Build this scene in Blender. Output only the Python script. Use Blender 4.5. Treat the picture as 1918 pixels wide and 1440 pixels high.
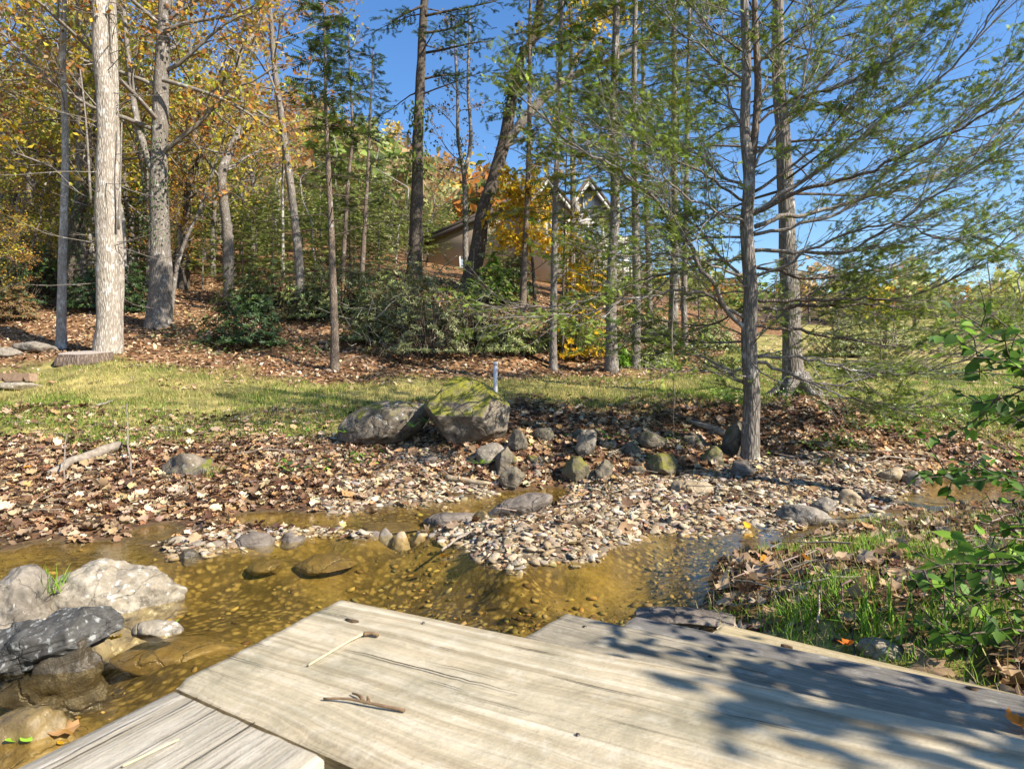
import bpy, bmesh, math, random
import numpy as np
from mathutils import Vector, Matrix, Euler

C = bpy.context
SC = C.scene
for o in list(bpy.data.objects):
    bpy.data.objects.remove(o)
COL = SC.collection

# ------------------------------------------------------------------ camera, sky, sun, exposure
EYE = 1.05                      # eye above the water; water is z = 0, camera looks along +Y
F = 1150.0                      # focal length in photo pixels (photo 1918 x 1440)
CX, CY = 959.0, 720.0
cam_d = bpy.data.cameras.new('camera')
cam = bpy.data.objects.new('camera', cam_d)
COL.objects.link(cam)
cam.location = (0, 0, EYE)
cam.rotation_euler = (math.radians(90), 0, 0)
cam_d.sensor_width = 36
cam_d.lens = 36 * F / 1918
cam_d.clip_start = 0.05
cam_d.clip_end = 3000
cam_d.dof.use_dof = True
cam_d.dof.focus_distance = 6.5
cam_d.dof.aperture_fstop = 13
SC.camera = cam

SUN_EL = math.radians(37)
SUN_AZ = (0.86, -0.51)          # horizontal direction towards the sun
world = bpy.data.worlds.new('World')
SC.world = world
world.use_nodes = True
wn = world.node_tree
wn.nodes.clear()
sky = wn.nodes.new('ShaderNodeTexSky')
sky.sky_type = 'NISHITA'
sky.sun_disc = False
sky.sun_elevation = SUN_EL
sky.sun_rotation = math.atan2(SUN_AZ[0], SUN_AZ[1])
sky.air_density = 1.25
sky.dust_density = 0.2
sky.ozone_density = 3.0
bg = wn.nodes.new('ShaderNodeBackground')
bg.inputs['Strength'].default_value = 0.098
wo = wn.nodes.new('ShaderNodeOutputWorld')
hs = wn.nodes.new('ShaderNodeHueSaturation')
hs.inputs['Saturation'].default_value = 1.25
hs.inputs['Hue'].default_value = 0.508
wn.links.new(sky.outputs[0], hs.inputs['Color'])
wn.links.new(hs.outputs[0], bg.inputs[0])
wn.links.new(bg.outputs[0], wo.inputs[0])
sun_d = bpy.data.lights.new('sun', 'SUN')
sun_d.energy = 5.0
sun_d.angle = math.radians(0.53)
sun_d.color = (1.0, 0.93, 0.82)
sun = bpy.data.objects.new('sun', sun_d)
COL.objects.link(sun)
sdir = Vector((SUN_AZ[0] * math.cos(SUN_EL), SUN_AZ[1] * math.cos(SUN_EL), math.sin(SUN_EL)))
sun.rotation_euler = sdir.to_track_quat('Z', 'Y').to_euler()
sun.location = (20, -12, 20)
SC.view_settings.view_transform = 'Standard'
SC.view_settings.look = 'None'
SC.view_settings.gamma = 1
SC.view_settings.use_curve_mapping = False
SC.view_settings.exposure = 1.17
SC.render.engine = 'CYCLES'
SC.cycles.max_bounces = 6
SC.cycles.diffuse_bounces = 3
SC.cycles.glossy_bounces = 3
SC.cycles.transmission_bounces = 4
SC.cycles.transparent_max_bounces = 8
SC.cycles.caustics_reflective = False
SC.cycles.caustics_refractive = False

R = np.random.default_rng(7)
random.seed(7)

# ------------------------------------------------------------------ helpers
def D(px, py, Y):               # point on the ray of photo pixel (px, py) at distance Y
    return np.array([(px - CX) / F * Y, Y, EYE - (py - CY) / F * Y])
def Pz(px, py, z):              # point on that ray at height z
    Y = (EYE - z) * F / (py - CY)
    return np.array([(px - CX) / F * Y, Y, z])

def _hash(ix, iy, iz, seed):
    h = (ix * 374761393 + iy * 668265263 + iz * 2147483647 + seed * 1274126177) & 0xffffffff
    h = ((h ^ (h >> 13)) * 1274126177) & 0xffffffff
    h = ((h ^ (h >> 16)) * 2246822519) & 0xffffffff
    return ((h ^ (h >> 15)) & 0xffff) / 32767.5 - 1.0
def vnoise(p, seed=0):
    p = np.asarray(p, float)
    if p.shape[1] == 2:
        p = np.column_stack([p, np.zeros(len(p))])
    i = np.floor(p).astype(np.int64)
    f = p - i
    f = f * f * f * (f * (f * 6 - 15) + 10)
    r = 0
    for dx in (0, 1):
        for dy in (0, 1):
            for dz in (0, 1):
                w = (f[:, 0] if dx else 1 - f[:, 0]) * (f[:, 1] if dy else 1 - f[:, 1]) * (f[:, 2] if dz else 1 - f[:, 2])
                r = r + w * _hash(i[:, 0] + dx, i[:, 1] + dy, i[:, 2] + dz, seed)
    return r
def fbm(p, octv=4, seed=0, gain=0.5, lac=2.03):
    p = np.asarray(p, float)
    a, r = 1.0, 0
    for k in range(octv):
        r = r + a * vnoise(p * lac ** k + 17.3 * k, seed + k)
        a *= gain
    return r
def norm(v):
    return v / np.maximum(np.linalg.norm(v, axis=-1, keepdims=True), 1e-9)

class MB:                        # collects arrays of points, faces and tints
    def __init__(s):
        s.V, s.F, s.T, s.U, s.n = [], [], [], [], 0
    def add(s, V, Fs, tint=None, uv=None):
        V = np.asarray(V, float)
        s.V.append(V)
        if isinstance(Fs, np.ndarray):
            Fs = [Fs]
        for f in Fs:
            s.F.append(np.asarray(f, np.int64) + s.n)
        if tint is None:
            tint = (1, 1, 1)
        t = np.asarray(tint, float)
        if t.ndim == 1:
            t = np.broadcast_to(t, (len(V), 3))
        s.T.append(t)
        s.U.append(np.zeros((len(V), 2)) if uv is None else np.asarray(uv, float))
        s.n += len(V)
        return s
    def mesh(s, name, mats, smooth=True, tint=True, uv=False):
        me = bpy.data.meshes.new(name)
        V = np.concatenate(s.V)
        me.vertices.add(len(V))
        me.vertices.foreach_set('co', V.astype(np.float32).ravel())
        tot = np.concatenate([np.full(len(f), f.shape[1]) for f in s.F])
        idx = np.concatenate([f.ravel() for f in s.F])
        me.loops.add(len(idx))
        me.loops.foreach_set('vertex_index', idx.astype(np.int32))
        me.polygons.add(len(tot))
        st = np.concatenate([[0], np.cumsum(tot)[:-1]])
        me.polygons.foreach_set('loop_start', st.astype(np.int32))
        me.polygons.foreach_set('loop_total', tot.astype(np.int32))
        if smooth:
            me.polygons.foreach_set('use_smooth', np.ones(len(tot), bool))
        if tint:
            a = me.attributes.new('tint', 'FLOAT_COLOR', 'POINT')
            t = np.concatenate(s.T)
            a.data.foreach_set('color', np.column_stack([t, np.ones(len(t))]).astype(np.float32).ravel())
        if uv:
            l = me.uv_layers.new(name='uv')
            u = np.concatenate(s.U)[idx]
            l.data.foreach_set('uv', u.astype(np.float32).ravel())
        me.update(calc_edges=True)
        if mats is not None:
            me.materials.append(mats)
        return me
    def obj(s, name, mat, parent=None, loc=None, smooth=True, uv=False):
        """link as one object; points are world points, loc moves the origin there"""
        if loc is not None:
            loc = np.asarray(loc, float)
            s.V = [v - loc for v in s.V]
        me = s.mesh(name, mat, smooth, True, uv)
        o = bpy.data.objects.new(name, me)
        COL.objects.link(o)
        if parent is not None:
            o.parent = parent
        elif loc is not None:
            o.location = loc
        return o

def tag(o, label=None, cat=None, group=None, kind=None):
    if label: o['label'] = label
    if cat: o['category'] = cat
    if group: o['group'] = group
    if kind: o['kind'] = kind
    return o
def thing(name, label, cat, loc, group=None, rz=0):
    o = bpy.data.objects.new(name, None)
    o.empty_display_size = 0.1
    COL.objects.link(o)
    o.location = loc
    o.rotation_euler = (0, 0, rz)
    return tag(o, label, cat, group)
def dup(root, loc, rz=0, sc=(1, 1, 1), label=None, group=None):
    r = root.copy(); COL.objects.link(r)
    r.location = loc; r.rotation_euler = (0, 0, rz); r.scale = sc
    if label: r['label'] = label
    if group: r['group'] = group
    for ch in list(root.children):
        c = ch.copy(); COL.objects.link(c); c.parent = r
        for g in list(ch.children):
            d = g.copy(); COL.objects.link(d); d.parent = c
    return r

def resample(P, n):
    P = np.asarray(P, float)
    s = np.concatenate([[0], np.cumsum(np.linalg.norm(np.diff(P, axis=0), axis=1))])
    t = np.linspace(0, s[-1], n)
    # smooth (catmull-like) resampling through a dense linear pass and a small blur
    Q = np.column_stack([np.interp(t, s, P[:, k]) for k in range(3)])
    if n > 5:
        for _ in range(2):
            Q[1:-1] = 0.25 * Q[:-2] + 0.5 * Q[1:-1] + 0.25 * Q[2:]
    return Q

def tube(P, rad, sides=6, cap=True, rough=0.0, seed=0):
    P = np.asarray(P, float)
    n = len(P)
    rad = np.broadcast_to(np.asarray(rad, float), (n,))
    T = np.gradient(P, axis=0)
    T = norm(T)
    ref = np.array([0.31, 0.95, 0.02]) if abs(T[0, 2]) > 0.7 else np.array([0.02, 0.05, 1.0])
    N = np.zeros((n, 3))
    v = ref - T[0] * ref.dot(T[0]); N[0] = v / np.linalg.norm(v)
    for i in range(1, n):
        v = N[i - 1] - T[i] * N[i - 1].dot(T[i])
        N[i] = v / (np.linalg.norm(v) + 1e-9)
    B = np.cross(T, N)
    a = np.linspace(0, 2 * math.pi, sides, endpoint=False)
    rr = rad[:, None] * np.ones(sides)[None]
    if rough:
        q = np.stack([np.cos(a)[None] * 2.2 + 0 * rr, np.sin(a)[None] * 2.2 + 0 * rr, np.cumsum(np.full(n, 0.35))[:, None] + 0 * rr], -1).reshape(-1, 3)
        rr = rr * (1 + rough * fbm(q, 3, seed).reshape(n, sides))
    V = P[:, None] + (N[:, None] * np.cos(a)[None, :, None] + B[:, None] * np.sin(a)[None, :, None]) * rr[..., None]
    V = V.reshape(-1, 3)
    i = np.arange(n - 1)[:, None] * sides
    j = np.arange(sides)[None]
    jn = (j + 1) % sides
    Q = np.stack([i + j, i + jn, i + sides + jn, i + sides + j], -1).reshape(-1, 4)
    Fs = [Q]
    if cap:
        Fs.append(np.array([np.arange(sides)[::-1]]))
        Fs.append(np.array([np.arange(sides) + (n - 1) * sides]))
    return V, Fs

def frames(dirs, nrm):
    x = norm(dirs)
    y = norm(np.cross(nrm, x))
    z = np.cross(x, y)
    return np.stack([x, y, z], -1)          # columns
def scatter(mb, tmpl, pos, dirs, nrm, size, tint):
    """tmpl=(V,F list) put at pos, x axis along dirs, z along nrm"""
    tv, tf = tmpl
    M = frames(dirs, nrm)
    n, k = len(pos), len(tv)
    size = np.asarray(size, float)
    if size.ndim == 1:
        L = tv[None] * size[:, None, None]
    else:
        L = tv[None] * size[:, None, :]
    V = np.einsum('nij,nkj->nki', M, L) + pos[:, None]
    off = (np.arange(n) * k)[:, None, None]
    Fs = [(f[None] + off).reshape(-1, f.shape[1]) for f in tf]
    t = np.repeat(np.asarray(tint, float), k, axis=0)
    mb.add(V.reshape(-1, 3), Fs, t)

def pick(colors, n, jit=0.15, rng=R, w=None):
    c = np.asarray(colors, float)
    i = rng.choice(len(c), n, p=w)
    return np.clip(c[i] * (1 + rng.normal(0, jit, (n, 1))) * (1 + rng.normal(0, jit * 0.25, (n, 3))), 0.004, 0.9)

# ------------------------------------------------------------------ materials
class NT:
    def __init__(s, name):
        s.m = bpy.data.materials.new(name); s.m.use_nodes = True
        s.t = s.m.node_tree; s.t.nodes.clear()
        s.out = s.t.nodes.new('ShaderNodeOutputMaterial')
    def n(s, typ, ins=None, **props):
        d = s.t.nodes.new('ShaderNode' + typ)
        for k, v in props.items(): setattr(d, k, v)
        for k, v in (ins or {}).items():
            if isinstance(v, bpy.types.NodeSocket): s.t.links.new(v, d.inputs[k])
            else: d.inputs[k].default_value = v
        return d
    def coord(s, kind='Object', scale=(1, 1, 1)):
        c = s.n('TexCoord').outputs[kind]
        return s.n('Mapping', {'Vector': c, 'Scale': scale}).outputs[0]
    def noise(s, vec, scale, detail=4, rough=0.6, dist=0.0):
        return s.n('TexNoise', {'Vector': vec, 'Scale': scale, 'Detail': detail, 'Roughness': rough, 'Distortion': dist}).outputs['Fac']
    def ramp(s, fac, stops, interp='LINEAR'):
        r = s.n('ValToRGB', {'Fac': fac}); e = r.color_ramp; e.interpolation = interp
        while len(e.elements) < len(stops): e.elements.new(0.5)
        for el, (p, c) in zip(e.elements, stops):
            el.position = p
            el.color = (c, c, c, 1) if isinstance(c, (int, float)) else (*c, 1)
        return r.outputs[0]
    def mix(s, fac, a, b, mode='MIX'):
        d = s.n('Mix', data_type='RGBA', blend_type=mode)
        for sock, v in ((d.inputs[0], fac), (d.inputs[6], a), (d.inputs[7], b)):
            if isinstance(v, bpy.types.NodeSocket): s.t.links.new(v, sock)
            else: sock.default_value = (*v, 1) if isinstance(v, tuple) and len(v) == 3 else v
        return d.outputs[2]
    def math(s, op, a, b=0.0, clamp=False):
        d = s.n('Math', operation=op); d.use_clamp = clamp
        for sock, v in ((d.inputs[0], a), (d.inputs[1], b)):
            if isinstance(v, bpy.types.NodeSocket): s.t.links.new(v, sock)
            else: sock.default_value = v
        return d.outputs[0]
    def bump(s, h, strength=0.5, dist=0.02, normal=None):
        i = {'Height': h, 'Strength': strength, 'Distance': dist}
        if normal is not None: i['Normal'] = normal
        return s.n('Bump', i).outputs[0]
    def attr(s, name='tint'):
        return s.n('Attribute', attribute_name=name).outputs['Color']
    def bsdf(s, col, rough=0.8, normal=None, spec=0.3, **kw):
        i = {'Base Color': col if isinstance(col, bpy.types.NodeSocket) else (*col, 1), 'Roughness': rough, 'Specular IOR Level': spec}
        if normal is not None: i['Normal'] = normal
        i.update(kw)
        return s.n('BsdfPrincipled', i).outputs[0]
    def done(s, shader):
        s.t.links.new(shader, s.out.inputs[0]); return s.m

def mat_leaf(name, trans=0.4, rough=0.55, spec=0.25, own=None):
    """thin leaf: colour from each leaf's own tint, part of the light passes through"""
    n = NT(name)
    if own is None:
        c = n.attr()
    else:
        rnd = n.n('ObjectInfo').outputs['Random']
        c = n.ramp(rnd, own)
    nz = n.noise(n.coord('Object'), 40, 2)
    c = n.mix(0.35, c, n.ramp(nz, [(0.3, 0.45), (0.7, 1.0)]), 'MULTIPLY')
    b = n.bsdf(c, rough, spec=spec)
    t = n.n('BsdfTranslucent', {'Color': n.mix(0.5, c, c, 'SCREEN') if trans > 0.3 else c}).outputs[0]
    return n.done(n.n('MixShader', {'Fac': trans, 1: b, 2: t}).outputs[0])

def mat_bark(name, c1, c2, pale=None, pale_amt=0.0, moss=0.0, scale=1.0, depth=0.02):
    n = NT(name)
    v = n.coord('Object', (9 * scale, 9 * scale, 1.6 * scale))
    a = n.noise(v, 3.2, 6, 0.65, 0.4)
    w = n.n('TexVoronoi', {'Vector': n.mix(0.25, v, n.n('TexNoise', {'Vector': v, 'Scale': 2.0}).outputs['Color']), 'Scale': 3.0}, feature='DISTANCE_TO_EDGE').outputs['Distance']
    h = n.math('ADD', n.math('MULTIPLY', a, 0.6), n.ramp(w, [(0.0, 0.0), (0.28, 0.6)]))
    col = n.mix(n.ramp(h, [(0.2, 0.0), (0.85, 1.0)]), c2, c1)
    big = n.noise(n.coord('Object', (1.6, 1.6, 0.9)), 2.2, 4, 0.65)
    col = n.mix(0.5, col, n.ramp(big, [(0.25, 0.55), (0.75, 1.0)]), 'MULTIPLY')
    if pale is not None:
        s = n.noise(n.coord('Object', (3, 3, 2)), 2.6, 5, 0.7)
        col = n.mix(n.ramp(s, [(0.62 - 0.3 * pale_amt, 0.0), (0.7 - 0.25 * pale_amt, 0.9)]), col, pale)
    if moss:
        s = n.noise(n.coord('Object', (2, 2, 1)), 3.4, 4, 0.7)
        col = n.mix(n.ramp(s, [(0.68 - 0.3 * moss, 0.0), (0.78 - 0.2 * moss, 0.8)]), col, (0.09, 0.11, 0.03))
    nb = n.bump(h, 0.9, depth)
    nb = n.bump(n.noise(n.coord('Object', (30, 30, 12)), 3, 4, 0.7), 0.4, depth * 0.4, nb)
    return n.done(n.bsdf(col, 0.92, nb, 0.15))

def mat_rock(name, c1, c2, lichen=(0.55, 0.55, 0.5), lich=0.3, moss=0.0, mosscol=(0.16, 0.17, 0.02), dark=0.0, rough=0.85, band=0.0, scale=1.0, wet=False):
    n = NT(name)
    v = n.coord('Object', (scale, scale, scale))
    a = n.noise(v, 3.0, 8, 0.68, 0.5)
    f = n.noise(v, 28, 5, 0.75)
    col = n.mix(n.ramp(a, [(0.32, 0.0), (0.68, 1.0)]), c1, c2)
    col = n.mix(0.55, col, n.ramp(f, [(0.25, 0.45), (0.7, 1.0)]), 'MULTIPLY')
    h = n.math('ADD', n.math('MULTIPLY', a, 0.8), n.math('MULTIPLY', f, 0.25))
    if band:
        vb = n.coord('Object', (1.2 * scale, 1.2 * scale, 9 * scale))
        b = n.noise(vb, 3.0, 4, 0.6, 0.8)
        col = n.mix(band, col, n.ramp(b, [(0.3, 0.35), (0.62, 1.0)]), 'MULTIPLY')
        h = n.math('ADD', h, n.math('MULTIPLY', b, 0.7 * band))
    if dark:
        d = n.noise(v, 5.2, 6, 0.72, 0.3)
        col = n.mix(n.ramp(d, [(0.6 - 0.25 * dark, 0.0), (0.72 - 0.15 * dark, 0.85)]), col, (0.03, 0.03, 0.03))
    if lich:
        l1 = n.noise(v, 7.0, 5, 0.72, 0.6)
        l2 = n.n('TexVoronoi', {'Vector': n.mix(0.12, v, n.n('TexNoise', {'Vector': v, 'Scale': 9.0}).outputs['Color']), 'Scale': 9.0}).outputs['Distance']
        m = n.math('MULTIPLY', n.ramp(l1, [(0.72 - 0.4 * lich, 0.0), (0.78 - 0.35 * lich, 1.0)]), n.ramp(l2, [(0.3, 1.0), (0.45, 0.15)]))
        col = n.mix(n.math('MULTIPLY', m, 0.85), col, lichen)
    if moss:
        nz = n.n('SeparateXYZ', {'Vector': n.n('NewGeometry').outputs['Normal']}).outputs['Z']
        s = n.noise(v, 4.5, 6, 0.7, 0.3)
        m = n.math('MULTIPLY', n.ramp(nz, [(0.15, 0.0), (0.6, 1.0)]), n.ramp(s, [(0.66 - 0.35 * moss, 0.0), (0.76 - 0.3 * moss, 1.0)]))
        mc = n.mix(n.noise(v, 60, 2), (mosscol[0] * .5, mosscol[1] * .55, mosscol[2]), (mosscol[0] * 1.5, mosscol[1] * 1.4, mosscol[2] * 1.2))
        col = n.mix(m, col, mc)
        h = n.math('ADD', h, n.math('MULTIPLY', m, n.math('MULTIPLY', n.noise(v, 70, 3), 0.6)))
    ck = n.n('TexVoronoi', {'Vector': n.mix(0.35, v, n.n('TexNoise', {'Vector': v, 'Scale': 2.5, 'Detail': 4.0}).outputs['Color']), 'Scale': 1.7}, feature='DISTANCE_TO_EDGE').outputs['Distance']
    cm = n.ramp(ck, [(0.0, 1.0), (0.022, 0.0)])
    col = n.mix(n.math('MULTIPLY', cm, .22), col, (.03, .026, .02))
    h = n.math('SUBTRACT', h, n.math('MULTIPLY', cm, .35))
    nb = n.bump(h, 0.9, 0.04 / scale)
    return n.done(n.bsdf(col, 0.25 if wet else rough, nb, 0.5 if wet else 0.2))
# ------------------------------------------------------------------ terrain
CP = []
def cp(*a): CP.append(np.array(a[0] if len(a) == 1 else a, float))
for a in [  # bank, lawn, slopes and hill: photo ray + distance
    (0,785,8.2),(150,790,8.1),(300,797,8.0),(470,802,7.8),(640,808,7.6),(790,805,7.6),
    (0,740,10.5),(300,742,10.5),(600,742,10.4),(800,738,10.2),
    (0,700,11.8),(150,694,12.0),(300,704,12.0),(450,704,12.0),(600,706,12.2),(760,706,12.4),(900,710,12.0),
    (960,748,8.6),(1100,752,8.6),(1250,758,8.4),(1390,770,8.0),(1500,746,9.4),(1650,758,9.2),(1800,770,8.8),(1918,778,8.6),(2200,790,8.4),
    (960,714,12),(1150,706,13),(1300,702,13.4),(1500,712,12.6),(1700,706,13.2),(1918,702,13.4),(2300,700,13.4),
    (960,735,9.8),(1150,738,9.8),(1300,740,9.8),
    (1405,846,6.75),(1320,835,6.9),(1250,832,6.95),(1100,828,6.95),(980,830,6.95),(880,838,6.7),
    (1100,884,6.4),(1250,892,6.35),(1400,878,6.5),(1550,858,6.8),(1700,858,6.9),(1850,862,6.9),(2000,860,7.0),
    (1480,800,7.6),(1550,802,7.6),(1650,810,7.6),(1750,820,7.6),(1900,822,7.6),(1150,790,7.7),(1030,785,7.8),(1280,795,7.6),
    (0,860,6.3),(200,868,6.25),(400,876,6.15),(600,880,6.15),(780,880,6.3),(850,900,6.2),
    (0,930,5.15),(200,945,5.0),(400,945,5.05),(600,930,5.3),(800,918,5.7),(0,1000,4.25),(200,992,4.3),(420,968,4.75),
    (100,650,14.6),(200,662,13.6),(300,616,16.2),(50,600,17.5),(450,655,14.6),(560,600,17.2),(680,645,14.8),(700,560,18.8),(775,528,22),(880,540,21),
    (800,662,14),(950,658,14.1),(950,600,17.2),(1040,692,13.5),(1050,610,18.5),(1145,700,13.2),(1200,650,16.2),(1270,656,16),(1330,680,15),
    (400,560,20.5),(150,540,22),(300,500,26),(0,505,26),(-400,520,26),(600,500,26.5),(700,500,26.5),(-400,620,17),(-500,700,13),(-500,780,8.4),(-500,860,6.2),
    (830,505,29),(860,502,30),(1000,528,30),(1150,548,30),(1250,575,30),(1000,520,44),(800,478,44),(1180,535,44),
    (1400,652,20),(1600,664,20),(1850,668,20),(2300,668,20),(1500,632,34),(1918,626,34),(2400,626,34),(1330,612,32),(1400,600,60),(1918,596,60),(2600,596,60),
    (0,425,40),(300,425,40),(600,445,40),(-500,425,40),(0,330,70),(350,330,70),(600,355,70),(800,415,70),(-600,330,70),
    (-600,200,125),(0,205,125),(300,200,125),(550,238,125),(700,290,125),(850,370,125),(1000,500,110),(1300,590,110),(1918,575,110),(2600,575,110)]:
    cp(D(*a))
for x, y, z in [(-900,300,60),(-200,300,75),(0,300,40),(300,300,34),(900,300,34),(-900,900,40),(0,900,40),(900,900,40)]:
    cp(x, y, z)
for a in [  # near bank, gravel bar, shores: photo ray + height
    (1300,1138,.0),(1335,1090,.0),(1350,1045,.0),(1430,1020,.0),(1520,1008,.0),(1610,985,.0),(1760,955,.0),(1850,948,.0),(1960,935,0),
    (1380,1120,.07),(1420,1060,.09),(1500,1030,.08),(1620,1010,.10),(1750,985,.12),(1900,968,.12),(1550,1080,.19),(1550,1150,.23),(1750,1080,.24),(1750,1160,.27),(1900,1050,.28),(1900,1160,.3),(1450,1160,.15),
    (890,1046,.0),(960,1074,.0),(1090,1062,.0),(1185,1020,.0),(1280,1000,.0),(1390,986,.0),(1475,985,.0),(1560,960,.0),(1640,942,.0),(1720,920,.0),
    (960,1035,.045),(1060,1030,.055),(1150,990,.06),(1000,985,.05),(1100,950,.06),(1250,955,.07),(1400,940,.07),(1550,925,.06),(1650,905,.04),(1200,915,.07),
    (340,1030,.02),(470,1015,.02),(560,1005,.02),(690,1000,.02),(820,992,.03),
    (0,1055,-.03),(120,1035,-.03),(300,1003,-.04),(450,982,-.04),(560,978,-.04),(680,976,-.05),(780,962,-.04),(900,935,-.02),(1040,915,-.01),
    (1390,892,.0),
    # the pools
    (420,1120,-.20),(600,1070,-.18),(740,1040,-.15),(520,1050,-.10),(850,1080,-.13),(700,1110,-.22),(900,1130,-.18),(1050,1110,-.14),(1180,1080,-.13),(1250,1040,-.11),(1130,1150,-.18),
    (330,1215,-.10),(400,1190,-.17),(500,1046,-.04),(610,1034,-.04),(560,1060,-.09),(150,1300,-.28),(250,1150,-.16),(40,1400,-.15),
    (1420,1000,-.05),(1560,985,-.06),(1700,940,-.06),(1820,925,-.06),(1960,915,-.06),(1780,905,-.03),(2200,900,-.06)]:
    cp(Pz(*a))
for x, y, z in [(-2,1.4,-.28),(-3,2.0,-.25),(-5,2.2,-.22),(-9,2.2,-.2),(-3.3,3.3,-.06),(-5,3.9,-.03),(-9,4,-.03),(-4,.2,.3),(-7,0,.5),(-1.3,1.1,-.3),(-.7,.5,-.18),(-1.6,.2,.0),
    (-.2,1.2,-.2),(.2,.8,-.1),(0,0,.12),(.4,1.6,-.1),(.9,1.3,.08),(1.2,.9,.2),(1.0,1.9,.1),(2,1.2,.29),(3,2.2,.31),(4,3.4,.3),(5,4.3,.2),(3,.3,.4),(6,3,.35),(9,4.5,.3),(0,-1,.3),(-4,-1,.5),(5,-1,.6)]:
    cp(x, y, z)
CP = np.array(CP)
def uv_of(x, y):
    yc = np.maximum(y, -1.2)
    return np.column_stack([np.clip(x / (np.maximum(y, 0) + 2), -2.4, 2.4), np.log(yc + 2)])
def _phi(a, b):
    return np.sqrt(((a[:, None] - b[None]) ** 2).sum(-1) + 0.02 ** 2)
_cuv = uv_of(CP[:, 0], CP[:, 1])
_A = np.zeros((len(CP) + 3, len(CP) + 3))
_A[:len(CP), :len(CP)] = _phi(_cuv, _cuv) - 0.004 * np.eye(len(CP))
_pl = np.column_stack([np.ones(len(CP)), _cuv])
_A[:len(CP), len(CP):] = _pl; _A[len(CP):, :len(CP)] = _pl.T
_w = np.linalg.solve(_A, np.concatenate([CP[:, 2], np.zeros(3)]))
def T0(x, y):
    q = uv_of(np.asarray(x, float), np.asarray(y, float))
    out = np.empty(len(q))
    for i in range(0, len(q), 20000):
        s = q[i:i + 20000]
        out[i:i + 20000] = _phi(s, _cuv) @ _w[:len(CP)] + _w[len(CP)] + s @ _w[len(CP) + 1:]
    return out
def T(x, y):
    x = np.atleast_1d(np.asarray(x, float)); y = np.atleast_1d(np.asarray(y, float))
    z = T0(x, y)
    d = np.clip((np.hypot(x, y) - 1.0) / 10, 0, 1)
    p = np.column_stack([x, y])
    z = z + 0.018 * fbm(p * 3.1, 3, 3) * np.clip(d * 3 + .3, 0, 1) + 0.07 * d * vnoise(p * 0.9, 11) * np.clip((y - 3) / 5, 0, 1)
    far = np.clip((y - 35) / 60, 0, 1)
    return z + far * 1.6 * fbm(p * 0.06, 3, 21)
def T1(x, y): return float(T([x], [y])[0])
def G(px, py, lo=1.2, hi=60):
    """where the ray of photo pixel (px, py) meets the ground"""
    Y = np.exp(np.linspace(math.log(lo), math.log(hi), 700))
    X = (px - CX) / F * Y; Zr = EYE - (py - CY) / F * Y
    g = T(X, Y)
    k = np.argmax(g >= Zr)
    if g[k] < Zr[k]: k = len(Y) - 1
    return np.array([X[k], Y[k], g[k]])

# zones, as functions of the place
def lerp_px(x, y, pts):
    pxv = x / np.maximum(y, 0.3) * F + CX
    p = np.array(pts, float)
    return np.interp(pxv, p[:, 0], p[:, 1])
LAWN_LO = [(-600,8.6),(0,7.0),(150,6.9),(300,7.1),(470,7.1),(640,7.2),(800,7.9),(960,8.3),(1250,8.3),(1400,8.6),(1500,9.8),(1600,8.3),(1750,7.4),(1918,7.1),(2500,7.5)]
LAWN_HI = [(-600,13),(0,12.6),(100,13.0),(230,13.2),(330,12.4),(600,11.9),(760,12.0),(900,11.6),(1000,12.2),(1250,12.6),(1330,14),(1420,24),(1600,60),(2500,80)]
def poly_mask(x, y, poly):
    P = np.asarray(poly, float)
    c = np.zeros(len(x), bool)
    j = len(P) - 1
    for i in range(len(P)):
        xi, yi, xj, yj = P[i, 0], P[i, 1], P[j, 0], P[j, 1]
        c ^= ((yi > y) != (yj > y)) & (x < (xj - xi) * (y - yi) / (yj - yi + 1e-12) + xi)
        j = i
    return c
BAR = [Pz(a, b, .03)[:2] for a, b in [(850,1040),(900,1058),(960,1080),(1100,1066),(1190,1026),(1290,1004),(1390,990),(1480,988),(1570,965),(1650,945),(1740,918),(1700,893),(1560,885),(1450,890),(1350,900),(1200,908),(1080,905),(960,935),(850,955),(700,965),(560,985),(340,1008),(320,1045),(450,1030),(600,1012),(800,1000)]]
BAR2 = [Pz(a, b, .06)[:2] for a, b in [(560,975),(640,900),(760,880),(900,905),(1000,925),(1080,905),(980,935),(900,960),(760,970)]]
def zones(x, y):
    """weights of grass, leaf litter, gravel at ground points (x, y), and the height"""
    p = np.column_stack([x, y])
    z = T(x, y)
    j = 0.5 * fbm(p * 1.1, 3, 31)
    jx = x + 0.10 * vnoise(p * 4, 41); jy = y + 0.10 * vnoise(p * 4, 42)
    far_bank = (y > 4.0) & (y > 3.2 - 0.9 * x)
    lo = lerp_px(x, y, LAWN_LO) + 0.7 * j; hi = lerp_px(x, y, LAWN_HI) + 1.2 * j
    sm = lambda t: np.clip(t, 0, 1)
    grass = sm((y - lo) / 0.7 + .5) * sm((hi - y) / 1.2 + .5)
    near = (x > 0.6) & (y < 5.8) & (z > 0.02) & (y < 2.6 + 0.75 * x)
    gp = sm((fbm(p * 1.9, 3, 55) - 0.05) * 3)
    grass = np.where(near, gp * 0.8, grass)
    leaf = np.where(near, 0.75, sm((lo - y) / 0.5 + .5) * sm((z - 0.0) / 0.05) + sm((y - hi) / 1.0 + .5) * sm((46 - y) / 10))
    leaf = np.maximum(leaf, grass * 0.3 * sm(fbm(p * 0.8, 3, 61) * 2))
    gravel = (poly_mask(jx, jy, BAR) | (poly_mask(jx, jy, BAR2) & (vnoise(p * 5, 8) > -.3))).astype(float)
    leaf = leaf * (1 - 0.85 * gravel); grass = grass * (1 - gravel)
    return grass, leaf, gravel, z

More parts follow.
